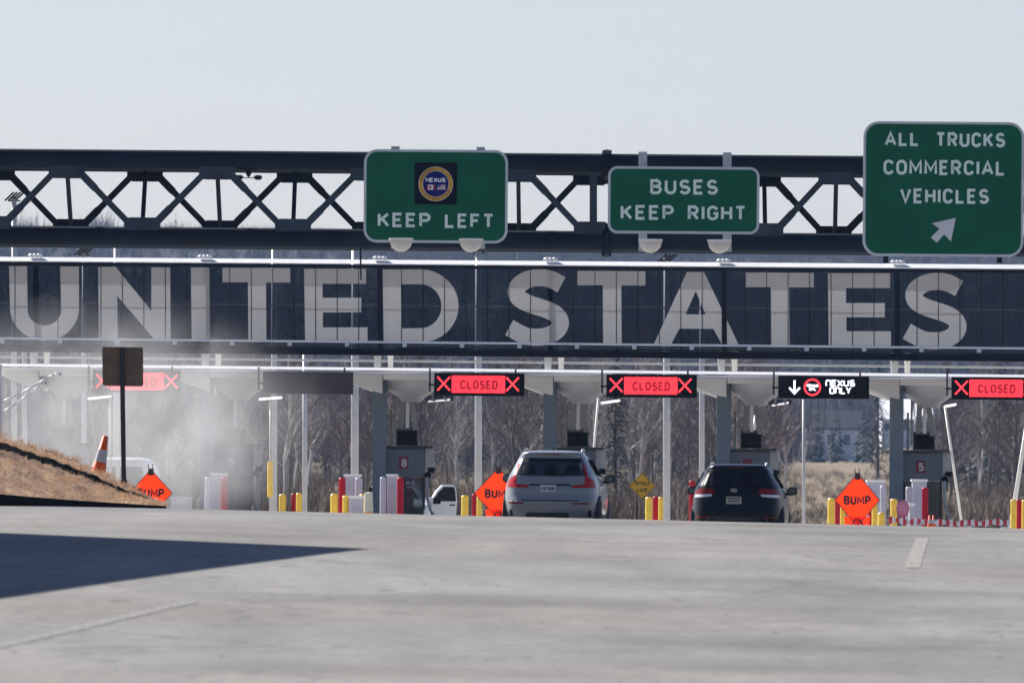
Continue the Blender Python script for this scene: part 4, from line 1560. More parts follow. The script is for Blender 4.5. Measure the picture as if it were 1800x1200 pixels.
# ------------------------------------------------------------------ tall pale poles behind the booths
PD = 345.0
pole_group = "tall pale poles behind the booths"
def tall_pole(x, ytop, label, w=11, head=None, tb=None, D=PD, sleeve=None, base=None, arm=None):
    q = P(x, ytop, D)
    bx = x if tb is None else tb
    b = P(bx, 900, D)
    zg = ground(b.x, D)
    t = thing("light_pole", label, "pole", (b.x, D, zg - .02), pole_group)
    mb = MB()
    r = w / 2 * D / F
    mb.cyl((b.x, D, zg - .02), q, r, r * .86, 14)
    mb.build("shaft", pole_m, t, smooth=True)
    mb = MB()
    mb.cyl((b.x, D, zg - .02), (b.x, D, zg + .05), r * 1.8, r * 1.8, 12)
    mb.build("base_plate", galv, t)
    if head:
        mb = MB()
        for k in range(4):
            c_ = P(x + head * (k - 1.5) * 6.0, ytop + 2, D)
            mb.bar((c_.x - .10, c_.y + .1, c_.z - .07), (c_.x + .12, c_.y - .3, c_.z + .12), .05, .12)
        l_, r_ = P(x - 11, ytop + 8, D), P(x + 11, ytop + 8, D)
        mb.bar(l_, r_, .04, .04)
        mb.build("lamp_head", dark, t)
    if arm:
        mb = MB()
        a_, b_ = P(arm[0], arm[2], D), P(arm[1], arm[3], D)
        mb.add([(a_.x, D - .12, a_.z - .035), (b_.x, D - .12, b_.z - .035), (b_.x, D + .12, b_.z + .03), (a_.x, D + .12, a_.z + .03), (a_.x, D + .12, a_.z - .05), (b_.x, D + .12, b_.z - .05)],
               [(0, 1, 2, 3), (1, 0, 4, 5), (3, 2, 5, 4), (0, 3, 4), (1, 5, 2)])
        mb.build("lamp_arm", white, t)
    if sleeve:
        mb = MB()
        a_, b_ = P(bx - 1, sleeve[0], D), P(bx - 1, sleeve[1], D)
        mb.cyl(a_, b_, .085, .085, 12)
        mb.build("yellow_sleeve", yellow_m, t)
    return t
tall_pole(25, 345, "tallest pale pole, its lamp arms showing through the gantry at the photo's edge", 10, head=1)
tall_pole(43, 466, "pale pole seen through the U of the banner, second from the photo's edge", 9)
tall_pole(148, 440, "pale pole between the banner's U and N with a dark lamp head", 9, head=-1)
tall_pole(205, 408, "tall pale pole crossing the banner's N", 11)
tall_pole(482, 412, "tall pale pole crossing the banner's first T", 11)
tall_pole(624, 438, "pale pole crossing the first E of the banner", 14)
tall_pole(841, 436, "pale pole between the banner's D and S with a dark lamp head", 13, head=1)
tall_pole(1172, 454, "pale pole between the banner's T and A with a dark lamp head", 13, head=1)
tall_pole(1234, 480, "pale pole through the A of the banner, ending behind the navy SUV", 10)
tall_pole(536, 618, "pale pole dropping below the switched off display", 9)
tall_pole(1413, 702, "slim pale pole under the white arrow display", 6)
tall_pole(476, 699, "T shaped pale pole with a yellow sleeve past booth 9", 5, arm=(455, 496, 701, 698), sleeve=(811, 873), D=333.5)
tall_pole(194, 697, "L shaped pale pole veiled in dust behind the brown sign", 5, arm=(154, 196, 700, 696), D=333.5)

def gate_arm(x0, y0, x1, y1, label, w0, w1, arm=None, D=334.5):
    a, b = P(x0, y0, D), P(x1, y1, D)
    zg = ground(b.x, D)
    d = (b - a).normalized()
    t = thing("gate_arm", label, "gate arm", (b.x, D, zg), "raised slim gate arms behind the booths")
    k = (b.z - zg) / -d.z if d.z < 0 else 0
    b2 = b + d * k
    mb = MB()
    mb.cyl(b2, a, w1 / 2 * D / F, w0 / 2 * D / F, 10)
    mb.build("boom", white, t, smooth=True)
    mb = MB()
    mb.box(b2.x - .17, b2.x + .17, D - .17, D + .17, zg, zg + .75)
    mb.build("gate_motor", lav, t, bevel=.02)
    if arm:
        mb = MB()
        a_, b_ = P(arm[0], arm[2], D), P(arm[1], arm[3], D)
        mb.add([(a_.x, D - .12, a_.z - .035), (b_.x, D - .12, b_.z - .035), (b_.x, D + .12, b_.z + .03), (a_.x, D + .12, a_.z + .03), (a_.x, D + .12, a_.z - .05), (b_.x, D + .12, b_.z - .05)],
               [(0, 1, 2, 3), (1, 0, 4, 5), (3, 2, 5, 4), (0, 3, 4), (1, 5, 2)])
        mb.build("lamp_bar", white, t)
    return t
gate_arm(1661, 713, 1690, 915, "raised white gate arm leaning outward past booth 5", 4.5, 5, arm=(1660, 1681, 714, 710))
gate_arm(1812, 700, 1784, 880, "raised white gate arm at the photo's edge above yellow bollards", 6, 9)
gate_arm(1053, 690, 1043, 800, "raised white gate arm beside the silver SUV's booth", 4, 4.5, arm=(1056, 1090, 708, 703))
gate_arm(1334, 696, 1320, 790, "raised white gate arm beside the navy SUV's booth", 6, 7)
# small canopy lights behind the display ends
for (x0, x1, y0, y1, lb) in ((753, 791, 704, 701, "thin bright light bar under the canopy beside booth 8's CLOSED display"), (1357, 1386, 711, 706.5, "thin bright light bar under the white arrow display")):
    D = 335.0
    a_, b_ = P(x0, y0, D), P(x1, y1, D)
    t = thing("canopy_light", lb, "light bar", ((a_.x + b_.x) / 2, D, a_.z), "light bars under the rear canopy edge")
    mb = MB()
    mb.add([(a_.x, D - .12, a_.z - .035), (b_.x, D - .12, b_.z - .035), (b_.x, D + .12, b_.z + .03), (a_.x, D + .12, a_.z + .03), (a_.x, D + .12, a_.z - .05), (b_.x, D + .12, b_.z - .05)],
           [(0, 1, 2, 3), (1, 0, 4, 5), (3, 2, 5, 4), (0, 3, 4), (1, 5, 2)])
    mb.build("light_bar", white, t)
    mb = MB()
    zc = P((x0 + x1) / 2, ctop((x0 + x1) / 2) + 12, CD + 15.7).z
    for u in (.2, .75):
        p = a_.lerp(b_, u)
        mb.bar((p.x, CD + 15.7, zc), (p.x, D + .05, p.z), .05, .05)
    mb.box(a_.x - .1, b_.x + .1, D + .12, D + .3, a_.z, a_.z + .16)
    mb.build("hanger", boothdk, t)

# low concrete barrier in the dust
D = 306
a, b = P(300, 872, D), P(338, 872, D)
t = thing("concrete_barrier", "low grey concrete barrier in the dust beside the fogged BUMP sign", "barrier", ((a.x + b.x) / 2, D, ground(a.x, D)))
mb = MB()
zt = a.z - ground(a.x, D)
w = (b.x - a.x) / 2
vs = [(sx * w, y_, z_) for sx in (-1, 1) for y_, z_ in ((-.3, 0), (-.3, .12), (-.12, .4), (-.09, zt), (.09, zt), (.12, .4), (.3, .12), (.3, 0))]
mb.add(vs, [tuple(range(8)), tuple(range(15, 7, -1))] + [(i, i + 8, (i + 1) % 8 + 8, (i + 1) % 8) for i in range(8)])
mb.build("barrier_block", concrete, t, local=True)

# ------------------------------------------------------------------ SUVs
class Car:
    def __init__(s, slices, n=5.0):
        s.z = np.array([q[0] for q in slices]); s.w = np.array([q[1] for q in slices]); s.r = np.array([q[2] for q in slices]); s.f = np.array([q[3] for q in slices]); s.n = n
    def at(s, z):
        return float(np.interp(z, s.z, s.w)), float(np.interp(z, s.z, s.r)), float(np.interp(z, s.z, s.f))
    def rear(s, x, z, off=0.0):
        w, r, f = s.at(z)
        b = (f - r) / 2
        k = min(.985, abs(x) / w)
        return (r + f) / 2 - b * (1 - k ** s.n) ** (1 / s.n) - off
    def side(s, y, z, off=0.0):
        w, r, f = s.at(z)
        b = (f - r) / 2
        k = min(.985, abs(y - (r + f) / 2) / b)
        return w * (1 - k ** s.n) ** (1 / s.n) + off
    def body(s):
        mb = MB()
        zs = []
        for i in range(len(s.z) - 1):
            m = max(1, int((s.z[i + 1] - s.z[i]) / .045))
            zs += [s.z[i] + (s.z[i + 1] - s.z[i]) * k / m for k in range(m)]
        zs.append(s.z[-1])
        N = 72
        for z in zs:
            w, r, f = s.at(z)
            b, yc = (f - r) / 2, (r + f) / 2
            for i in range(N):
                a = 2 * math.pi * i / N
                c_, s_ = math.cos(a), math.sin(a)
                mb.v.append((w * math.copysign(abs(c_) ** (2 / s.n), c_), yc + b * math.copysign(abs(s_) ** (2 / s.n), s_), z))
        for j in range(len(zs) - 1):
            mb.f += [(j * N + i, j * N + (i + 1) % N, (j + 1) * N + (i + 1) % N, (j + 1) * N + i) for i in range(N)]
        mb.f.append(tuple(range(N - 1, -1, -1)))
        mb.f.append(tuple(range((len(zs) - 1) * N, len(zs) * N)))
        return mb
    def patch(s, poly, off, side=0, cuts=3):
        bm = bmesh.new()
        f = bm.faces.new([bm.verts.new((p[0], 0, p[1])) for p in poly])
        bmesh.ops.triangulate(bm, faces=[f])
        for _ in range(cuts):
            es = [e for e in bm.edges if e.calc_length() > .05]
            if es:
                bmesh.ops.subdivide_edges(bm, edges=es, cuts=1, use_grid_fill=True)
        bmesh.ops.triangulate(bm, faces=bm.faces[:])
        bm.normal_update()
        mb = MB()
        bm.verts.index_update()
        for v in bm.verts:
            if side == 0:
                mb.v.append((v.co.x, s.rear(v.co.x, v.co.z, off), v.co.z))
            else:
                mb.v.append((side * s.side(v.co.x, v.co.z, off), v.co.x, v.co.z))
        for f in bm.faces:
            mb.f.append(tuple(v.index for v in f.verts))
        bm.free()
        return mb

def mir(poly):
    return [(-x, z) for x, z in poly][::-1]

VOL = Car([(.20, .78, .30, 4.2), (.32, .92, .10, 4.5), (.50, .955, .02, 4.65), (.68, .962, .00, 4.68), (.78, .955, .05, 4.66), (.95, .935, .07, 4.55), (1.02, .915, .09, 4.2), (1.08, .89, .10, 3.6), (1.18, .855, .13, 3.2), (1.35, .765, .26, 2.9), (1.50, .685, .38, 2.5), (1.57, .635, .40, 2.2), (1.615, .60, .34, 2.05), (1.645, .56, .55, 1.9), (1.665, .47, .8, 1.75), (1.675, .25, 1.0, 1.5)])
KIA = Car([(.20, .80, .30, 4.3), (.32, .92, .10, 4.55), (.50, .955, .02, 4.7), (.66, .96, .00, 4.75), (.80, .955, .03, 4.72), (.95, .94, .06, 4.6), (1.02, .93, .08, 4.2), (1.10, .905, .10, 3.6), (1.20, .87, .13, 3.2), (1.36, .775, .24, 2.9), (1.50, .695, .33, 2.5), (1.57, .65, .35, 2.2), (1.62, .61, .30, 2.05), (1.65, .57, .55, 1.9), (1.67, .48, .8, 1.75), (1.68, .25, 1.0, 1.5)])

def suv(car, style, label, loc, rz, paint):
    t = thing("suv", label, "SUV", loc, None, rz)
    B = lambda mb, nm, mt, par=None, **k: mb.build(nm, mt, par or t, local=True, **k)
    B(car.body(), "body", paint, smooth=True)
    sc = 1.0
    if style == "volvo":
        X = lambda c: (c - 426) / 360; Z = lambda c: (1204 - c) / 360
        glass = [(X(232), Z(655)), (X(640), Z(655)), (X(655), Z(700)), (X(668), Z(778)), (X(426), Z(782)), (X(184), Z(778)), (X(205), Z(700))]
        lampL = [(X(190), Z(690)), (X(166), Z(782)), (X(124), Z(812)), (X(114), Z(862)), (X(270), Z(864)), (X(276), Z(848)), (X(182), Z(836)), (X(168), Z(812)), (X(184), Z(784)), (X(204), Z(690))]
        lampR = mir(lampL)
        plate = (X(357), X(467), Z(893), Z(844))
        gate_line = Z(951)
        refl = [(X(132), X(238), Z(977), Z(966)), (X(582), X(700), Z(979), Z(968))]
        lowgrille = [(X(262), Z(1040)), (X(552), Z(1040)), (X(566), Z(1075)), (X(248), Z(1075))]
        lampm = lampred
    else:
        X = lambda c: (c - 939) / 343; Z = lambda c: (1252 - c) / 343
        glass = [(X(738), Z(712)), (X(1140), Z(712)), (X(1160), Z(760)), (X(1186), Z(838)), (X(939), Z(848)), (X(692), Z(838)), (X(718), Z(760))]
        lampL = [(X(632), Z(908)), (X(640), Z(872)), (X(668), Z(852)), (X(776), Z(850)), (X(790), Z(890)), (X(775), Z(889)), (X(640), Z(892))]
        lampR = mir(lampL)
        plate = (X(868), X(975), Z(958), Z(907))
        gate_line = Z(1005)
        refl = [(X(655), X(748), Z(1058), Z(1046)), (X(1130), X(1223), Z(1058), Z(1046))]
        lowgrille = [(X(700), Z(1080)), (X(1178), Z(1080)), (X(1190), Z(1130)), (X(688), Z(1130))]
        lampm = lampred2
    if style != "front":
        gw = B(car.patch(glass, .006), "rear_window", M("grey car glass", (.010, .012, .016), .12, 0, .35, 2.5, spec=.75) if style == "volvo" else glass_m, smooth=True)
        B(car.patch([(glass[0][0] + .02, glass[0][1] - .002), (glass[1][0] - .02, glass[1][1] - .002), (glass[1][0] + .0, glass[1][1] - .085), (0, glass[1][1] - .065), (glass[0][0] - .0, glass[0][1] - .085)], .010), "spoiler_shade", dark, gw, smooth=True)  # dark strip standing in for the spoiler's shade on the glass
        for hx in (-.42, .42, 0):
            zb_ = glass[4][1] + .05
            B(car.patch([(hx - .13, zb_), (hx + .13, zb_), (hx + .12, zb_ + .13), (hx + .06, zb_ + .18), (hx - .06, zb_ + .18), (hx - .12, zb_ + .13)], .009, cuts=2), "headrest_shape", dark, gw, smooth=True)
        # glazed corner of the tailgate, interior headrests suggested by darker shapes behind are left out
        B(car.patch(lampL, .012), "taillight", lampm, smooth=True)
        B(car.patch(lampR, .012), "taillight", lampm, smooth=True)
        if style == "kia":
            w = [(X(634), Z(912)), (X(645), Z(893)), (X(768), Z(890)), (X(764), Z(905)), (X(690), Z(912))]
            B(car.patch(w, .016), "reversing_light", lampwhite, smooth=True)
            B(car.patch(mir(w), .016), "reversing_light", lampwhite, smooth=True)
        mb = MB()
        y = car.rear((plate[0] + plate[1]) / 2, (plate[2] + plate[3]) / 2, .02)
        mb.box(plate[0], plate[1], y, y + .02, plate[2], plate[3])
        pl = B(mb, "number_plate", plate_m if style == "volvo" else plate_g)
        mb = MB()
        text(mb, "LXZ 0291" if style == "volvo" else "MULE", plate[0] + .025, plate[1] - .025, plate[2] + .03, plate[3] - .04, .014, y - .003) if style == "volvo" else mb.sheet([(plate[0] + .02, plate[3] - .02), (plate[1] - .02, plate[3] - .02), (plate[1] - .02, plate[3] - .045), (plate[0] + .02, plate[3] - .045)], y - .003)
        if style != "volvo":
            for k in range(6):
                x_ = plate[0] + .045 + k * .042
                mb.sheet([(x_, plate[2] + .03), (x_ + .024, plate[2] + .03), (x_ + .024, plate[2] + .09), (x_, plate[2] + .09)], y - .003)
        B(mb, "plate_text", ink, pl)
        for (a_, b_, c_, d_) in refl:
            B(car.patch([(a_, c_), (b_, c_), (b_, d_), (a_, d_)], .012, cuts=2), "reflector", lampred2)
        B(car.patch(lowgrille, .010), "lower_grille", clad)
        # shut line of the tailgate
        pts = [(-.70, gate_line), (-.69, gate_line - .02), (.69, gate_line - .02), (.70, gate_line)]
        B(car.patch(pts, .006), "shut_line", dark)
        if style == "volvo":
            zz = Z(842)
            B(car.patch([(X(276), zz - .018), (X(576), zz - .018), (X(570), zz + .012), (X(282), zz + .012)], .010), "tailgate_handle", dark)
            for sx in (-1, 1):
                B(car.patch([(sx * .80, Z(1066)), (sx * .73, Z(1066)), (sx * .75, Z(1022)), (sx * .80, Z(1016))][::sx], .010, cuts=2), "exhaust", dark)
            B(car.patch([(-.93, .66), (-.60, .655), (-.55, .685), (-.93, .70)], .010, cuts=2), "bumper_step", silver)
            B(car.patch([(.55, .685), (.60, .655), (.93, .66), (.93, .70)], .010, cuts=2), "bumper_step", silver)
        else:
            q = (X(920), Z(862))
            mb = MB()
            yy = car.rear(q[0], q[1], .012)
            n = 24
            mb.strip([(q[0] + .055 * math.cos(2 * math.pi * i / n), q[1] + .030 * math.sin(2 * math.pi * i / n)) for i in range(n + 1)], [(q[0] + .065 * math.cos(2 * math.pi * i / n), q[1] + .039 * math.sin(2 * math.pi * i / n)) for i in range(n + 1)], yy)
            mb.stroke([(q[0] - .03, q[1]), (q[0] + .03, q[1])], .014, yy - .002)
            B(mb, "emblem", chrome)
            B(car.patch([(-.93, .34), (.93, .34), (.93, .56), (.80, .60), (-.80, .60), (-.93, .56)], .008), "bumper_cladding", clad, smooth=True)
            for (a_, b_, c_, d_) in refl:
                B(car.patch([(a_, c_), (b_, c_), (b_, d_), (a_, d_)], .016, cuts=2), "reflector", lampred2)
        # wiper
        mb = MB()
        zz = glass[4][1] + .03
        p0 = (-.05, car.rear(-.05, zz, .03), zz); p1 = (.40, car.rear(.4, zz + .02, .03), zz + .02)
        mb.bar(p0, p1, .022, .02)
        mb.cyl((p0[0], p0[1] - .01, zz), (p0[0], p0[1] + .04, zz), .03, .03, 8)
        B(mb, "wiper", dark)
        # high stop lamp under the spoiler
        mb = MB()
        zz = 1.605
        mb.box(-.16, .16, car.rear(0, zz, .006), car.rear(0, zz, -.02), zz - .008, zz + .008)
        B(mb, "stop_lamp", lampred2)
    # side windows and doors
    for sd in (-1, 1):
        B(car.patch([(.70, 1.22), (1.25, 1.19), (1.95, 1.18), (2.85, 1.16), (2.62, 1.36), (2.30, 1.50), (1.6, 1.54), (1.0, 1.50)], .006, side=sd), "side_window", glass_m, smooth=True)
        for yy in (1.15, 2.05):
            mb = MB()
            mb.bar((sd * car.side(yy, 1.19, .012), yy, 1.19), (sd * car.side(yy, 1.50, .012), yy + .03, 1.50), .05, .01)
            B(mb, "pillar_trim", dark)
        B(car.patch([(.45, .30), (4.2, .30), (4.2, .42), (.45, .42)], .008, side=sd, cuts=4), "sill", clad)
        for yy in (1.35, 2.3):
            mb = MB()
            mb.bar((sd * car.side(yy, 1.0, .02), yy, 1.0), (sd * car.side(yy + .22, 1.0, .02), yy + .22, 1.0), .03, .03)
            B(mb, "door_handle", paint)
        # arches and wheels
        for yy in (.86, 3.72):
            mb = MB()
            n = 28
            xx = sd * (car.side(yy, .5, .012))
            mb.add([(xx, yy + .43 * math.cos(2 * math.pi * i / n), .37 + .43 * math.sin(2 * math.pi * i / n)) for i in range(n)] + [(xx - sd * .15, yy + .43 * math.cos(2 * math.pi * i / n), .37 + .43 * math.sin(2 * math.pi * i / n)) for i in range(n)],
                   [tuple(range(n))] + [(i, (i + 1) % n, (i + 1) % n + n, i + n) for i in range(n)])
            B(mb, "wheel_arch", clad)
            mb = MB()
            x0_, x1_ = sd * .74, sd * (car.side(yy, .5) + .025)
            prof_ = [(.22, x0_), (.33, x0_), (.365, x0_ + sd * .03), (.37, (x0_ + x1_) / 2), (.365, x1_ - sd * .03), (.33, x1_), (.22, x1_ - sd * .01)]
            k = len(prof_)
            mb.add([(xx_, yy + r * math.cos(2 * math.pi * i / n), .37 + r * math.sin(2 * math.pi * i / n)) for i in range(n) for r, xx_ in prof_],
                   [(i * k + j, ((i + 1) % n) * k + j, ((i + 1) % n) * k + j + 1, i * k + j + 1) for i in range(n) for j in range(k - 1)])
            wh = B(mb, "wheel", rubber, smooth=True)
            mb = MB()
            xr = x1_ - sd * .02
            for j in range(5):
                a = j * 2 * math.pi / 5
                mb.bar((xr, yy, .37), (xr, yy + .24 * math.cos(a), .37 + .24 * math.sin(a)), .06, .03)
            mb.cyl((xr - sd * .03, yy, .37), (xr + sd * .005, yy, .37), .06, .06, 12)
            B(mb, "rim", rimm, wh)
        # mirrors
        mb = MB()
        zz = 1.13
        yy = 3.02
        x0_ = car.side(yy - .1, 1.10)
        pts = []
        n = 16
        cx, cy, cz = sd * (x0_ + .145), yy, zz
        for i in range(n):
            for j in range(9):
                th, ph = 2 * math.pi * i / n, -math.pi / 2 + math.pi * j / 8
                e = .55
                f_ = lambda v: math.copysign(abs(v) ** e, v)
                pts.append((cx + .108 * f_(math.cos(ph)) * f_(math.cos(th)), cy + .07 * f_(math.cos(ph)) * f_(math.sin(th)), cz + .085 * f_(math.sin(ph))))
        mb.add(pts, [(i * 9 + j, ((i + 1) % n) * 9 + j, ((i + 1) % n) * 9 + j + 1, i * 9 + j + 1) for i in range(n) for j in range(8)])
        mb.bar((sd * (x0_ - .05), yy, zz - .06), (cx, yy, zz - .07), .05, .06)
        mr_ = B(mb, "wing_mirror", dark if style != "front" else carwhite, smooth=True)
        mb = MB()
        mb.prism([(cx + a_ * .08, cz + b_ * .06) for a_, b_ in ((-1, -.8), (.8, -1), (1, .7), (-.8, 1))], cy - .078, cy - .074)
        B(mb, "mirror_glass", M("mirror glass", (.06, .08, .09), .1, .3, .05), mr_)
        # roof rail
        mb = MB()
        mb.tube([(sd * .565, 1.0, 1.64), (sd * .56, 1.08, 1.69), (sd * .555, 1.6, 1.705), (sd * .55, 2.0, 1.69), (sd * .55, 2.06, 1.64)], .018, 8)
        B(mb, "roof_rail", chrome if style == "kia" else paint)
    mb = MB()
    mb.prism([(-.012, 1.66), (.012, 1.66), (.006, 1.735), (-.006, 1.735)], 1.05, 1.17)
    B(mb, "antenna", dark)
    return t

q = P(966, 941, 222)
suv(VOL, "volvo", "silver grey SUV waiting at the crest with red taillights", (q.x, 222, ground(q.x, 222)), R(-3.5), silver)
q = P(1293.5, 950, 233)
suv(KIA, "kia", "dark navy SUV waiting at the crest with pale number plate", (q.x, 233, ground(q.x, 233)), R(-3.5), navy)

# white SUV facing the camera behind booth 8, its driver door open
q = P(689, 900, 341)
car = VOL
t = suv(VOL, "front", "white SUV with its door swung open behind booth 8", (q.x, 341, ground(q.x, 341)), R(184), carwhite)
B = lambda mb, nm, mt, par=None, **k: mb.build(nm, mt, par or t, local=True, **k)
# local frame turned by half a turn: local -x is to the right of the photo, front at local +y
class Front:
    pass
def front_patch(poly, off):
    mb = car.patch(poly, 0)
    nv = []
    for (x, y, z) in mb.v:
        w, r, f = car.at(z)
        b = (f - r) / 2
        k = min(.985, abs(x) / w)
        nv.append((x, (r + f) / 2 + b * (1 - k ** car.n) ** (1 / car.n) + off, z))
    mb.v = nv
    return mb
B(front_patch([(-.80, 1.16), (.80, 1.16), (.62, 1.54), (-.62, 1.54)], .008), "windscreen", glass_m, smooth=True)
B(front_patch([(-.55, .55), (.55, .55), (.58, .80), (-.58, .80)], .010), "grille", clad)
for sx in (-1, 1):
    B(front_patch([(sx * .88, .74), (sx * .60, .72), (sx * .60, .84), (sx * .88, .88)][::sx], .012), "headlight", lampwhite)
mb = MB()
mb.box(-.5, .5, 1.9, 2.1, 1.69, 1.78)
B(mb, "light_bar", M("roof light bar", (.12, .14, .55), .3, 0, .3, 4, coat=.5), bevel=.02)
# open door: hinged at the front on the driver's side (local -x), swung out
hinge = Vector((-.93, 2.95, 0))
ang = R(47)
dvec = Vector((-math.sin(ang), -math.cos(ang), 0))
nrm = Vector((dvec.y, -dvec.x, 0))
def dp(u, z, o=0.0):
    v = hinge + dvec * u + nrm * o
    return (v.x, v.y, z)
def door_solid(poly, o0, o1):
    mb = MB()
    n = len(poly)
    mb.add([dp(u, z, o0) for u, z in poly] + [dp(u, z, o1) for u, z in poly], [tuple(range(n)), tuple(range(2 * n - 1, n - 1, -1))] + [(i, i + n, (i + 1) % n + n, (i + 1) % n) for i in range(n)])
    return mb
outer = [(0, .35), (1.0, .35), (1.08, .6), (1.12, 1.08), (1.09, 1.42), (1.02, 1.56), (.90, 1.60), (.50, 1.59), (.24, 1.40), (0, 1.10)]
dr = B(door_solid(outer, 0, .09), "open_door", carwhite, bevel=.015)
for o in (-.004, .094):
    mb = MB()
    pw = [(.08, 1.10), (1.06, 1.10), (1.03, 1.42), (.97, 1.53), (.54, 1.535), (.28, 1.36)]
    mb.add([dp(u, z, o) for u, z in pw], [tuple(range(len(pw)))])
    B(mb, "door_window", glass_m, dr)
mb = MB()
mb.box(hinge.x - .34, hinge.x - .10, hinge.y + .02, hinge.y + .16, 1.02, 1.22)
B(mb, "wing_mirror", dark, dr, bevel=.04)
for o0, o1 in ((-.03, .0), (.09, .12)):
    B(door_solid([(.80, .97), (1.0, .97), (1.0, 1.01), (.80, 1.01)], o0, o1), "handle", clad, dr)
    B(door_solid([(0.05, .42), (.95, .42), (.95, .52), (.05, .52)], o0 * .3, o1 * 1.0 - .02 if o1 > .05 else o1), "door_stripe", clad, dr)
# white SUV tail in the dust
q = P(203, 900, 336)
w2 = suv(VOL, "plainrear", "white SUV dimmed by dust beyond the brown sign's black post", (q.x, 336, ground(q.x, 336) + .12), R(-2), carwhite) if False else None
q = P(206, 900, 336)
t = suv(VOL, "volvo2", "x", (q.x, 336, ground(q.x, 336)), R(-3), carwhite) if False else None
t = thing("van", "white van dimmed by dust beyond the brown sign's black post", "van", (q.x, 336, ground(q.x, 336)), None, R(-4))
z1 = P(206, 803, 336).z - ground(q.x, 336)
VAN = Car([(.25, .78, .15, 4.9), (.40, .95, .03, 5.2), (.7, .98, .0, 5.3), (1.05, .97, .02, 5.2), (1.2, .95, .03, 4.6), (z1 - .55, .90, .06, 4.2), (z1 - .25, .84, .12, 3.9), (z1 - .10, .76, .2, 3.6), (z1 - .03, .62, .35, 3.4), (z1, .4, .6, 3.2)], 7.0)
VAN.body().build("body", carwhite, t, local=True, smooth=True)
zt = z1 - .28
for sx in (-1, 1):
    VAN.patch([(sx * .80, 1.25), (sx * .06, 1.25), (sx * .06, zt), (sx * .72, zt)][::sx], .008).build("rear_window", M("dusty glass", (.12, .13, .14), .3), t, local=True)
    VAN.patch([(sx * .93, .8), (sx * .84, .8), (sx * .82, 1.2), (sx * .90, 1.2)][::sx], .010).build("taillight", lampred2, t, local=True)
    for yy in (.9, 4.1):
        mb = MB()
        mb.cyl((sx * .78, yy, .37), (sx * 1.0, yy, .37), .37, .37, 24)
        wh = mb.build("wheel", rubber, t, local=True)
        mb = MB()
        mb.cyl((sx * 1.0, yy, .37), (sx * 1.01, yy, .37), .2, .2, 16)
        mb.build("rim", rimm, wh, local=True)
    mb = MB()
    mb.box(sx * 1.02 - .1, sx * 1.02 + .1, 3.7, 3.85, 1.2, 1.5)
    mb.build("wing_mirror", clad, t, local=True, bevel=.03)
VAN.patch([(-.9, .45), (.9, .45), (.9, .6), (-.9, .6)], .02).build("bumper", clad, t, local=True)

# ------------------------------------------------------------------ stand-in building beyond the frame, added and shaped to throw the road shadow
bx0, by0 = -8.38, 142.3
bdir = Vector((-.125, -.99, 0)).normalized()
bn = Vector((-bdir.y, bdir.x, 0))
if bn.x > 0: bn = -bn
t = thing("shadow_building", "plain stand-in building out of view, added to shade the near road", "building", (bx0, by0, ground(bx0, by0)))
zg = ground(bx0, by0) - .3
BH, BL, BW = 7.1, 46.0, 9.0
c0 = Vector((bx0, by0, 0)); c1 = c0 + bdir * BL; c2 = c1 + bn * BW; c3 = c0 + bn * BW
mb = MB()
mb.add([(p.x, p.y, z) for z in (zg - 1, zg + .3 + BH) for p in (c0, c1, c2, c3)], [(0, 1, 5, 4), (1, 2, 6, 5), (2, 3, 7, 6), (3, 0, 4, 7), (4, 5, 6, 7)])
mb.build("wall", concrete, t)
mb = MB()
for i in range(9):
    p = c0 + bdir * (3 + i * 5) - bn * .02
    mb.add([(p.x, p.y, zg + 1.6), (p.x + bdir.x * 2, p.y + bdir.y * 2, zg + 1.6), (p.x + bdir.x * 2, p.y + bdir.y * 2, zg + 3.4), (p.x, p.y, zg + 3.4)], [(0, 1, 2, 3)])
mb.build("window", glass_m, t)

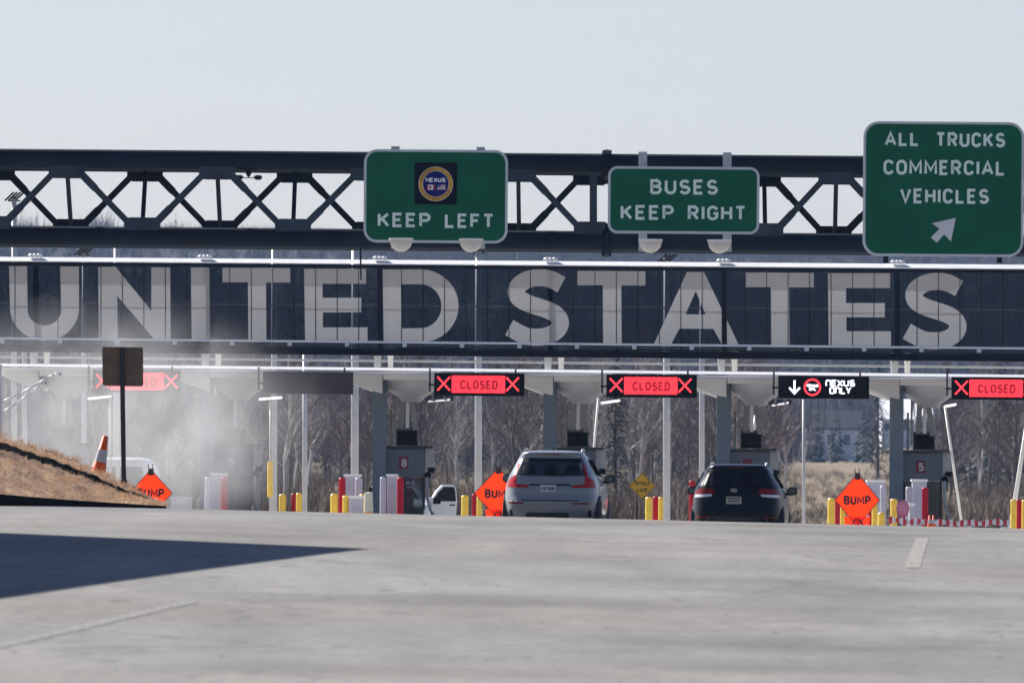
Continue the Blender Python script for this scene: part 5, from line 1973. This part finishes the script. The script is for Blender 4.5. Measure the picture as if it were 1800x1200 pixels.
# ------------------------------------------------------------------ trees behind
def bare_tree(seed, h, spread=.34, nb=20, tw=.022):
    rg = random.Random(seed)
    tr, cr = MB(), MB()
    pts = [Vector((0, 0, -.4))]
    n = 7
    for i in range(1, n + 1):
        pts.append(Vector((pts[-1].x + rg.uniform(-.02, .02) * h, pts[-1].y + rg.uniform(-.02, .02) * h, h * .96 * i / n)))
    r0 = h * .009 + .025
    rad = lambda u: r0 * (1 - u) ** .8 + .012
    for i in range(n):
        tr.cyl(pts[i], pts[i + 1], rad(i / n), rad((i + 1) / n), 6, caps=False)
    def on(u):
        x = u * n
        i = min(n - 1, int(x))
        return pts[i].lerp(pts[i + 1], x - i)
    def twig(p, d, L):
        w = rg.uniform(.6, 1.3) * tw
        s = d.cross(Vector((rg.uniform(-1, 1), rg.uniform(-1, 1), rg.uniform(-1, 1)))).normalized() * w
        m = p + d * L * .5 + Vector((rg.uniform(-.05, .05), rg.uniform(-.05, .05), 0)) * L
        e = p + d * L + Vector((0, 0, .08 * L))
        cr.add([p - s, p + s, m + s * .6, m - s * .6, e], [(0, 1, 2, 3), (3, 2, 4)])
    for k in range(nb):
        u = .22 + .76 * (k + rg.random()) / nb
        p = on(u)
        a = k * 2.4 + rg.uniform(-.5, .5)
        up = rg.uniform(.7, 1.5)
        d = Vector((math.cos(a), math.sin(a), up)).normalized()
        L = h * spread * (1.15 - u) * rg.uniform(.75, 1.2) + .35
        q_ = p + d * L * .55
        d2 = (d + Vector((rg.uniform(-.25, .25), rg.uniform(-.25, .25), rg.uniform(.05, .45)))).normalized()
        e = q_ + d2 * L * .5
        rr = rad(u) * .42
        tr.cyl(p, q_, rr, rr * .65, 4, caps=False)
        tr.cyl(q_, e, rr * .65, .014, 4, caps=False)
        for j in range(15):
            v = rg.uniform(.15, 1.0)
            b_ = p.lerp(q_, v / .55) if v < .55 else q_.lerp(e, (v - .55) / .45)
            d3 = (d2 + Vector((rg.uniform(-.8, .8), rg.uniform(-.8, .8), rg.uniform(-.2, .7)))).normalized()
            LL = L * rg.uniform(.25, .5)
            twig(b_, d3, LL)
            for _ in range(3):
                bb = b_ + d3 * LL * rg.uniform(.3, .9)
                d4 = (d3 + Vector((rg.uniform(-.8, .8), rg.uniform(-.8, .8), rg.uniform(-.3, .6)))).normalized()
                twig(bb, d4, LL * rg.uniform(.35, .7))
    return tr, cr

def conifer(seed, h, w=.24):
    rg = random.Random(seed)
    tr, cr = MB(), MB()
    tr.cyl((0, 0, -.4), (0, 0, h * .97), h * .016 + .03, .02, 7, caps=False)
    nl = int(h * 3.4)
    for i in range(nl):
        u = .10 + .9 * i / nl
        z = h * u
        L0 = h * w * (1 - u) ** .85 + .15
        for k in range(9):
            a = rg.uniform(0, 2 * math.pi)
            L = L0 * rg.uniform(.5, 1.15)
            for c_ in range(13):
                v = rg.uniform(.15, 1.0)
                bx, by, bz = math.cos(a) * L * v, math.sin(a) * L * v, z - L * v * rg.uniform(.15, .45)
                s = rg.uniform(.07, .16) * (1.1 - .4 * v) * (h / 9)
                d = Vector((math.cos(a + rg.uniform(-.9, .9)), math.sin(a + rg.uniform(-.9, .9)), rg.uniform(-.7, .1))).normalized()
                sd = d.cross(Vector((0, 0, 1))).normalized() * s * .45
                p = Vector((bx, by, bz))
                cr.add([p - sd, p + sd, p + d * s * 1.9 + sd * .2, p + d * s * 1.9 - sd * .2], [(0, 1, 2, 3)])
    return tr, cr

def protos(maker, specs, tname, tm, cm):
    out = []
    for i, sp in enumerate(specs):
        tr, cr = maker(*sp)
        res = []
        for nm, mb, mt in (("trunk", tr, tm[i % len(tm)]), ("crown", cr, cm[i % len(cm)])):
            me = bpy.data.meshes.new(nm)
            me.from_pydata([tuple(v) for v in mb.v], [], mb.f)
            me.materials.append(mt)
            res.append((nm, me))
        out.append(res)
    return out
def plant(pr, name, label, cat, loc, rz, sc, group):
    t = bpy.data.objects.new(name, None)
    t.location = loc
    t.rotation_euler = (0, 0, rz)
    t.scale = (sc, sc, sc)
    col.objects.link(t)
    tag(t, label, cat, group)
    for nm, me in pr:
        o = bpy.data.objects.new(nm, me)
        o.parent = t
        col.objects.link(o)
    return t

P_brown = protos(bare_tree, [(1, 9.5, .36, 22), (2, 8.0, .40, 20), (3, 10.5, .33, 24), (4, 7.0, .42, 18)], "tree", [bark, bark], [twigm, M("mauve twigs", (.165, .13, .138), .9, 0, .25, .6)])
P_birch = protos(bare_tree, [(11, 10.5, .26, 22, .018), (12, 9.0, .28, 20, .018), (13, 11.5, .24, 24, .018)], "tree", [barkpale], [twigp])
P_con = protos(conifer, [(21, 10.0, .22), (22, 8.0, .25), (23, 11.5, .20)], "tree", [bark], [needles])
rg = random.Random(19)
def clear(px, d):
    if 1372 < px < 1520 and d < 1900: return False
    if 1520 <= px < 1660 and d < 1850: return False
    return True
cnt = 0
for i in range(210):
    px = rg.uniform(-40, 1840)
    d = 640 + 520 * rg.random() ** 1.3
    r_ = rg.random()
    if not clear(px, d): continue
    q = P(px, 800, d)
    z = ground(q.x, d)
    rz = rg.uniform(0, 6.28)
    sc = rg.uniform(.7, 1.2)
    con = .10 if px < 1560 else .30
    if r_ < con:
        plant(rg.choice(P_con), "conifer_tree", "dark conifer standing in the bare wood behind the toll booths", "tree", (q.x, d, z), rz, sc * .9, "conifers in the wood behind the booths")
    elif r_ < con + .28:
        plant(rg.choice(P_birch), "birch_tree", "pale stemmed bare birch in the wood behind the toll booths", "tree", (q.x, d, z), rz, sc, "birches in the wood behind the booths")
    else:
        plant(rg.choice(P_brown), "bare_tree", "grey brown leafless tree in the wood behind the toll booths", "tree", (q.x, d, z), rz, sc, "bare trees in the wood behind the booths")
# single trees that stand out
for (px, d, pr, nm, lb, cat, sc) in ((1543, 1150, P_con[2], "conifer_tree", "tall dark conifer with a bare lower trunk beside booth 5", "tree", 1.0),
                                (1462, 1500, P_con[1], "conifer_tree", "dark conifer in front of the pale house", "tree", .62),
                                (1112, 700, P_birch[2], "birch_tree", "tall white birch rising behind the SINGLE LANE sign", "tree", 1.0),
                                (1381, 820, P_birch[1], "birch_tree", "pale many branched tree between the navy SUV and the house", "tree", .9),
                                (925, 760, P_birch[0], "birch_tree", "white birch rising above the silver SUV's roof", "tree", .95),
                                (1725, 780, P_birch[1], "birch_tree", "pale tree between the two raised gate arms past booth 5", "tree", 1.0),
                                (1755, 800, P_con[0], "conifer_tree", "broad green conifer behind the rightmost CLOSED display", "tree", 1.1)):
    q = P(px, 800, d)
    plant(pr, nm, lb, cat, (q.x, d, ground(q.x, d)), rg.uniform(0, 6), sc, None)

# undergrowth: twiggy scrub, one mass
def mass(name, items, mats):
    V, FQ, MI = [], [], []
    off = 0
    for (verts, tris, mi) in items:
        V.append(verts)
        FQ.append(tris + off)
        MI.append(np.full(len(tris), mi, np.int32))
        off += len(verts)
    V = np.concatenate(V); T = np.concatenate(FQ); MI = np.concatenate(MI)
    me = bpy.data.meshes.new(name)
    me.vertices.add(len(V)); me.vertices.foreach_set("co", V.astype(np.float32).ravel())
    me.loops.add(len(T) * 3); me.loops.foreach_set("vertex_index", T.astype(np.int32).ravel())
    me.polygons.add(len(T)); me.polygons.foreach_set("loop_start", np.arange(0, len(T) * 3, 3, dtype=np.int32)); me.polygons.foreach_set("loop_total", np.full(len(T), 3, np.int32))
    for m in mats: me.materials.append(m)
    me.polygons.foreach_set("material_index", MI)
    me.update(calc_edges=True)
    o = bpy.data.objects.new(name, me)
    col.objects.link(o)
    return kind(o, 'stuff')
nr = np.random.RandomState(5)
def twig_proto(n, h, w, up, tw):
    a = nr.uniform(0, 2 * np.pi, n)
    base = np.stack([nr.normal(0, w * .35, n), nr.normal(0, w * .35, n), nr.uniform(0, h * .45, n)], 1)
    d = np.stack([np.cos(a) * nr.uniform(.1, 1, n), np.sin(a) * nr.uniform(.1, 1, n), nr.uniform(up * .4, up * 1.4, n)], 1)
    d /= np.linalg.norm(d, axis=1)[:, None]
    L = nr.uniform(.35, .75, n) * h
    tip = base + d * L[:, None]
    s = np.cross(d, nr.normal(0, 1, (n, 3)))
    s /= np.linalg.norm(s, axis=1)[:, None]
    s *= tw
    v = np.stack([base - s, base + s, tip], 1).reshape(-1, 3)
    return v, np.arange(3 * n).reshape(-1, 3)
def far_con(h, w, n=46):
    u = nr.uniform(.05, 1, n)
    a = nr.uniform(0, 2 * np.pi, n)
    r = w * (1 - u) * nr.uniform(.3, 1, n)
    p = np.stack([np.cos(a) * r, np.sin(a) * r, u * h], 1)
    d = np.stack([np.cos(a), np.sin(a), -np.full(n, .8)], 1) * (w * .55 * (1.2 - u))[:, None]
    t = np.stack([-np.sin(a), np.cos(a), np.zeros(n)], 1) * (w * .30 * (1.2 - u))[:, None]
    v = np.stack([p - d * .6, p + d + t, p + d - t], 1).reshape(-1, 3)
    return v, np.arange(3 * n).reshape(-1, 3)
scrub = [twig_proto(46, 1.3, 1.2, 1.0, .016) for _ in range(6)]
items = []
for i in range(2600):
    px = nr.uniform(-60, 1860)
    d = 430 + 760 * nr.rand() ** 1.1
    q = P(px, 800, d)
    v, t_ = scrub[nr.randint(6)]
    s = nr.uniform(.5, 1.5)
    if 1375 < px < 1570: s *= .55
    items.append((v * s + np.array([q.x, d, ground(q.x, d)]), t_, nr.randint(3)))
mass("undergrowth", items, [M("scrub grey", (.105, .088, .08), .9, 0, .25, .3), M("scrub brown", (.14, .105, .08), .9, 0, .25, .3), M("scrub straw", (.21, .17, .12), .9, 0, .25, .3)])
farbare = [twig_proto(60, 10.5, 4.2, 1.5, .10) for _ in range(6)]
farcon = [far_con(nr.uniform(9, 13), nr.uniform(1.7, 2.4)) for _ in range(4)]
items = []
for i in range(7000):
    d = math.sqrt(nr.uniform(1180 ** 2, 3350 ** 2))
    px = nr.uniform(-90, 1890)
    if 1395 < px < 1660 and d < 1950: continue
    q = P(px, 800, d)
    z = ground(q.x, d)
    clump = math.sin(q.x / 21 + d / 90) + math.sin(q.x / 9.5 - d / 57 + 1)
    con = nr.rand() < (.5 if clump > .9 else .10)
    if d < 1700 and px < 340 and nr.rand() < .45: con = True
    v, t_ = (farcon if con else farbare)[nr.randint(4)]
    s = nr.uniform(.7, 1.15) * (1 - .48 * min(1, max(0, (d - 2200) / 500)))
    items.append((v * s + np.array([q.x, d, z - .3]), t_, 1 if con else nr.choice([0, 2])))
for (xa, xb, d0, d1, nn) in ((725, 835, 1190, 1500, 46), (1040, 1110, 1250, 1600, 20), (1240, 1262, 1200, 1500, 10), (1420, 1440, 1650, 1780, 5), (1462, 1480, 1700, 1780, 4), (1505, 1530, 1600, 1780, 6), (1690, 1800, 900, 1300, 26)):
    for i in range(nn):
        d = nr.uniform(d0, d1)
        q = P(nr.uniform(xa, xb), 800, d)
        v, t_ = farcon[nr.randint(4)]
        items.append((v * nr.uniform(.45, .85) + np.array([q.x, d, ground(q.x, d) - .3]), t_, 1))
for px in (28, 36, 45, 54, 160, 168, 176, 184, 235, 300):
    q = P(px, 800, 2960)
    v, t_ = farbare[nr.randint(4)]
    items.append((v * (1.0 if px < 200 else .75) + np.array([q.x, 2960, ground(q.x, 2960) - .3]), t_, 0))
    items.append((farcon[nr.randint(4)][0] * .7 + np.array([q.x + .8, 2960, ground(q.x, 2960) - .3]), farcon[0][1], 1))
mass("far_woodland", items, [fartwig, farneed, M("far pale woodland", (.15, .125, .12), .9, 0, .3, .03)])

# ------------------------------------------------------------------ far houses
def house(x0, x1, ytop, ye, yb_, D, label, wallm, roofm, gable=False, dp=8):
    a, b = P(x0, yb_, D), P(x1, yb_, D)
    z0, ze, zt = a.z, P(x0, ye, D).z, P(x0, ytop, D).z
    cx = (a.x + b.x) / 2
    w = (b.x - a.x) / 2
    t = thing("house", label, "house", (cx, D, z0))
    h, hr = ze - z0, zt - z0
    mb = MB()
    mb.box(-w, w, 0, dp, -2, h)
    if gable:
        mb.add([(-w, 0, h), (w, 0, h), (0, 0, hr - .1)], [(0, 1, 2)])
        mb.add([(-w, 8, h), (w, 8, h), (0, 8, hr - .1)], [(2, 1, 0)])
    else:
        mb.add([(-w, 0, h), (-w, dp, h), (-w, dp / 2, hr - .1)], [(0, 1, 2)])
        mb.add([(w, 0, h), (w, dp, h), (w, dp / 2, hr - .1)], [(2, 1, 0)])
    mb.build("wall", wallm, t, local=True)
    mb = MB()
    if gable:
        for sx in (-1, 1):
            mb.add([(0, -.4, hr), (sx * (w + .4), -.4, h - .25), (sx * (w + .4), 8.4, h - .25), (0, 8.4, hr), (0, -.4, hr + .2), (sx * (w + .4), -.4, h - .05), (sx * (w + .4), 8.4, h - .05), (0, 8.4, hr + .2)],
                   [(0, 1, 2, 3), (4, 5, 6, 7), (0, 1, 5, 4), (1, 2, 6, 5), (2, 3, 7, 6)])
    else:
        for y0_, y1_ in ((-.4, dp / 2), (dp + .4, dp / 2)):
            mb.add([(-w - .4, y0_, h - .2), (w + .4, y0_, h - .2), (w + .2, y1_, hr), (-w - .2, y1_, hr), (-w - .4, y0_, h), (w + .4, y0_, h), (w + .2, y1_, hr + .2), (-w - .2, y1_, hr + .2)],
                   [(0, 1, 2, 3), (4, 5, 6, 7), (0, 1, 5, 4), (1, 2, 6, 5), (3, 0, 4, 7)])
    mb.build("roof", roofm, t, local=True)
    for u in (-.6, -.1, .5):
        mb = MB()
        mb.box(u * w - .5, u * w + .5, -.05, -.004, h * .35, h * .75)
        mb.build("window", M("house window", (.05, .07, .1), .2), t, local=True)
    return t
house(1418, 1512, 722, 752, 797, 1800, "dark roofed pale house in the field beyond the navy SUV", wall_m, roof_m)
house(1550, 1602, 702, 736, 765, 1900, "low white roofed house behind the tall conifer by booth 5", wall_m, M("white house roof", (.85, .85, .85), .5), dp=18)
house(1614, 1652, 706, 732, 765, 1900, "low white roofed house partly behind booth 5's struts", wall_m, M("white house roof", (.85, .85, .85), .5), dp=18)

# ------------------------------------------------------------------ dust cloud drifting across the far lanes
def dust(cx, cy, D, rx, rz, rd, dens, name="dust_cloud"):
    q = P(cx, cy, D)
    me = bpy.data.meshes.new(name)
    bm = bmesh.new()
    bmesh.ops.create_icosphere(bm, subdivisions=3, radius=1.0)
    bm.to_mesh(me)
    bm.free()
    o = bpy.data.objects.new(name, me)
    col.objects.link(o)
    o.location = q
    o.scale = (rx * D / F, rd, rz * D / F)
    m = bpy.data.materials.new("pale dust")
    m.use_nodes = True
    nt = m.node_tree
    nt.nodes.remove(nt.nodes["Principled BSDF"])
    pv = nt.nodes.new("ShaderNodeVolumePrincipled")
    pv.inputs["Color"].default_value = (.93, .93, .94, 1)
    pv.inputs["Anisotropy"].default_value = .2
    tc = nt.nodes.new("ShaderNodeTexCoord")
    ln = nt.nodes.new("ShaderNodeVectorMath"); ln.operation = 'LENGTH'
    nt.links.new(tc.outputs["Object"], ln.inputs[0])
    fall = nt.nodes.new("ShaderNodeMapRange"); fall.interpolation_type = 'SMOOTHSTEP'
    fall.inputs[1].default_value, fall.inputs[2].default_value, fall.inputs[3].default_value, fall.inputs[4].default_value = .15, 1.0, 1.0, 0.0
    nt.links.new(ln.outputs["Value"], fall.inputs[0])
    mp = nt.nodes.new("ShaderNodeMapping"); mp.inputs["Scale"].default_value = (2.2, 1.0, 1.1)
    nt.links.new(tc.outputs["Object"], mp.inputs[0])
    nz = nt.nodes.new("ShaderNodeTexNoise"); nz.inputs["Scale"].default_value = 1.7; nz.inputs["Detail"].default_value = 6; nz.inputs["Distortion"].default_value = .6
    nt.links.new(mp.outputs[0], nz.inputs["Vector"])
    rm = nt.nodes.new("ShaderNodeMapRange")
    rm.inputs[1].default_value, rm.inputs[2].default_value, rm.inputs[3].default_value, rm.inputs[4].default_value = .34, .68, .08, 1.75
    nt.links.new(nz.outputs[0], rm.inputs[0])
    m1_ = nt.nodes.new("ShaderNodeMath"); m1_.operation = 'MULTIPLY'
    nt.links.new(fall.outputs[0], m1_.inputs[0]); nt.links.new(rm.outputs[0], m1_.inputs[1])
    m2_ = nt.nodes.new("ShaderNodeMath"); m2_.operation = 'MULTIPLY'; m2_.inputs[1].default_value = dens
    nt.links.new(m1_.outputs[0], m2_.inputs[0])
    nt.links.new(m2_.outputs[0], pv.inputs["Density"])
    nt.links.new(pv.outputs[0], nt.nodes["Material Output"].inputs["Volume"])
    me.materials.append(m)
    return kind(o, 'stuff')
dust(190, 740, 300, 430, 250, 7.0, .088)
dust(335, 800, 300, 190, 150, 5.5, .10)
scene.cycles.volume_step_rate = 3.0
scene.cycles.volume_max_steps = 128

# ------------------------------------------------------------------ air
mb = MB()
mb.box(-700, 700, -20, 6000, -2.5, 160)
hz = mb.build("haze", M("unused", (1, 1, 1)))
hm = bpy.data.materials.new("pale air")
hm.use_nodes = True
hm.node_tree.nodes.remove(hm.node_tree.nodes["Principled BSDF"])
pv = hm.node_tree.nodes.new("ShaderNodeVolumePrincipled")
pv.inputs["Color"].default_value = (.42, .62, 1.0, 1)
pv.inputs["Density"].default_value = .000052
hm.node_tree.links.new(pv.outputs[0], hm.node_tree.nodes["Material Output"].inputs["Volume"])
hz.data.materials.clear()
hz.data.materials.append(hm)
kind(hz, 'stuff')
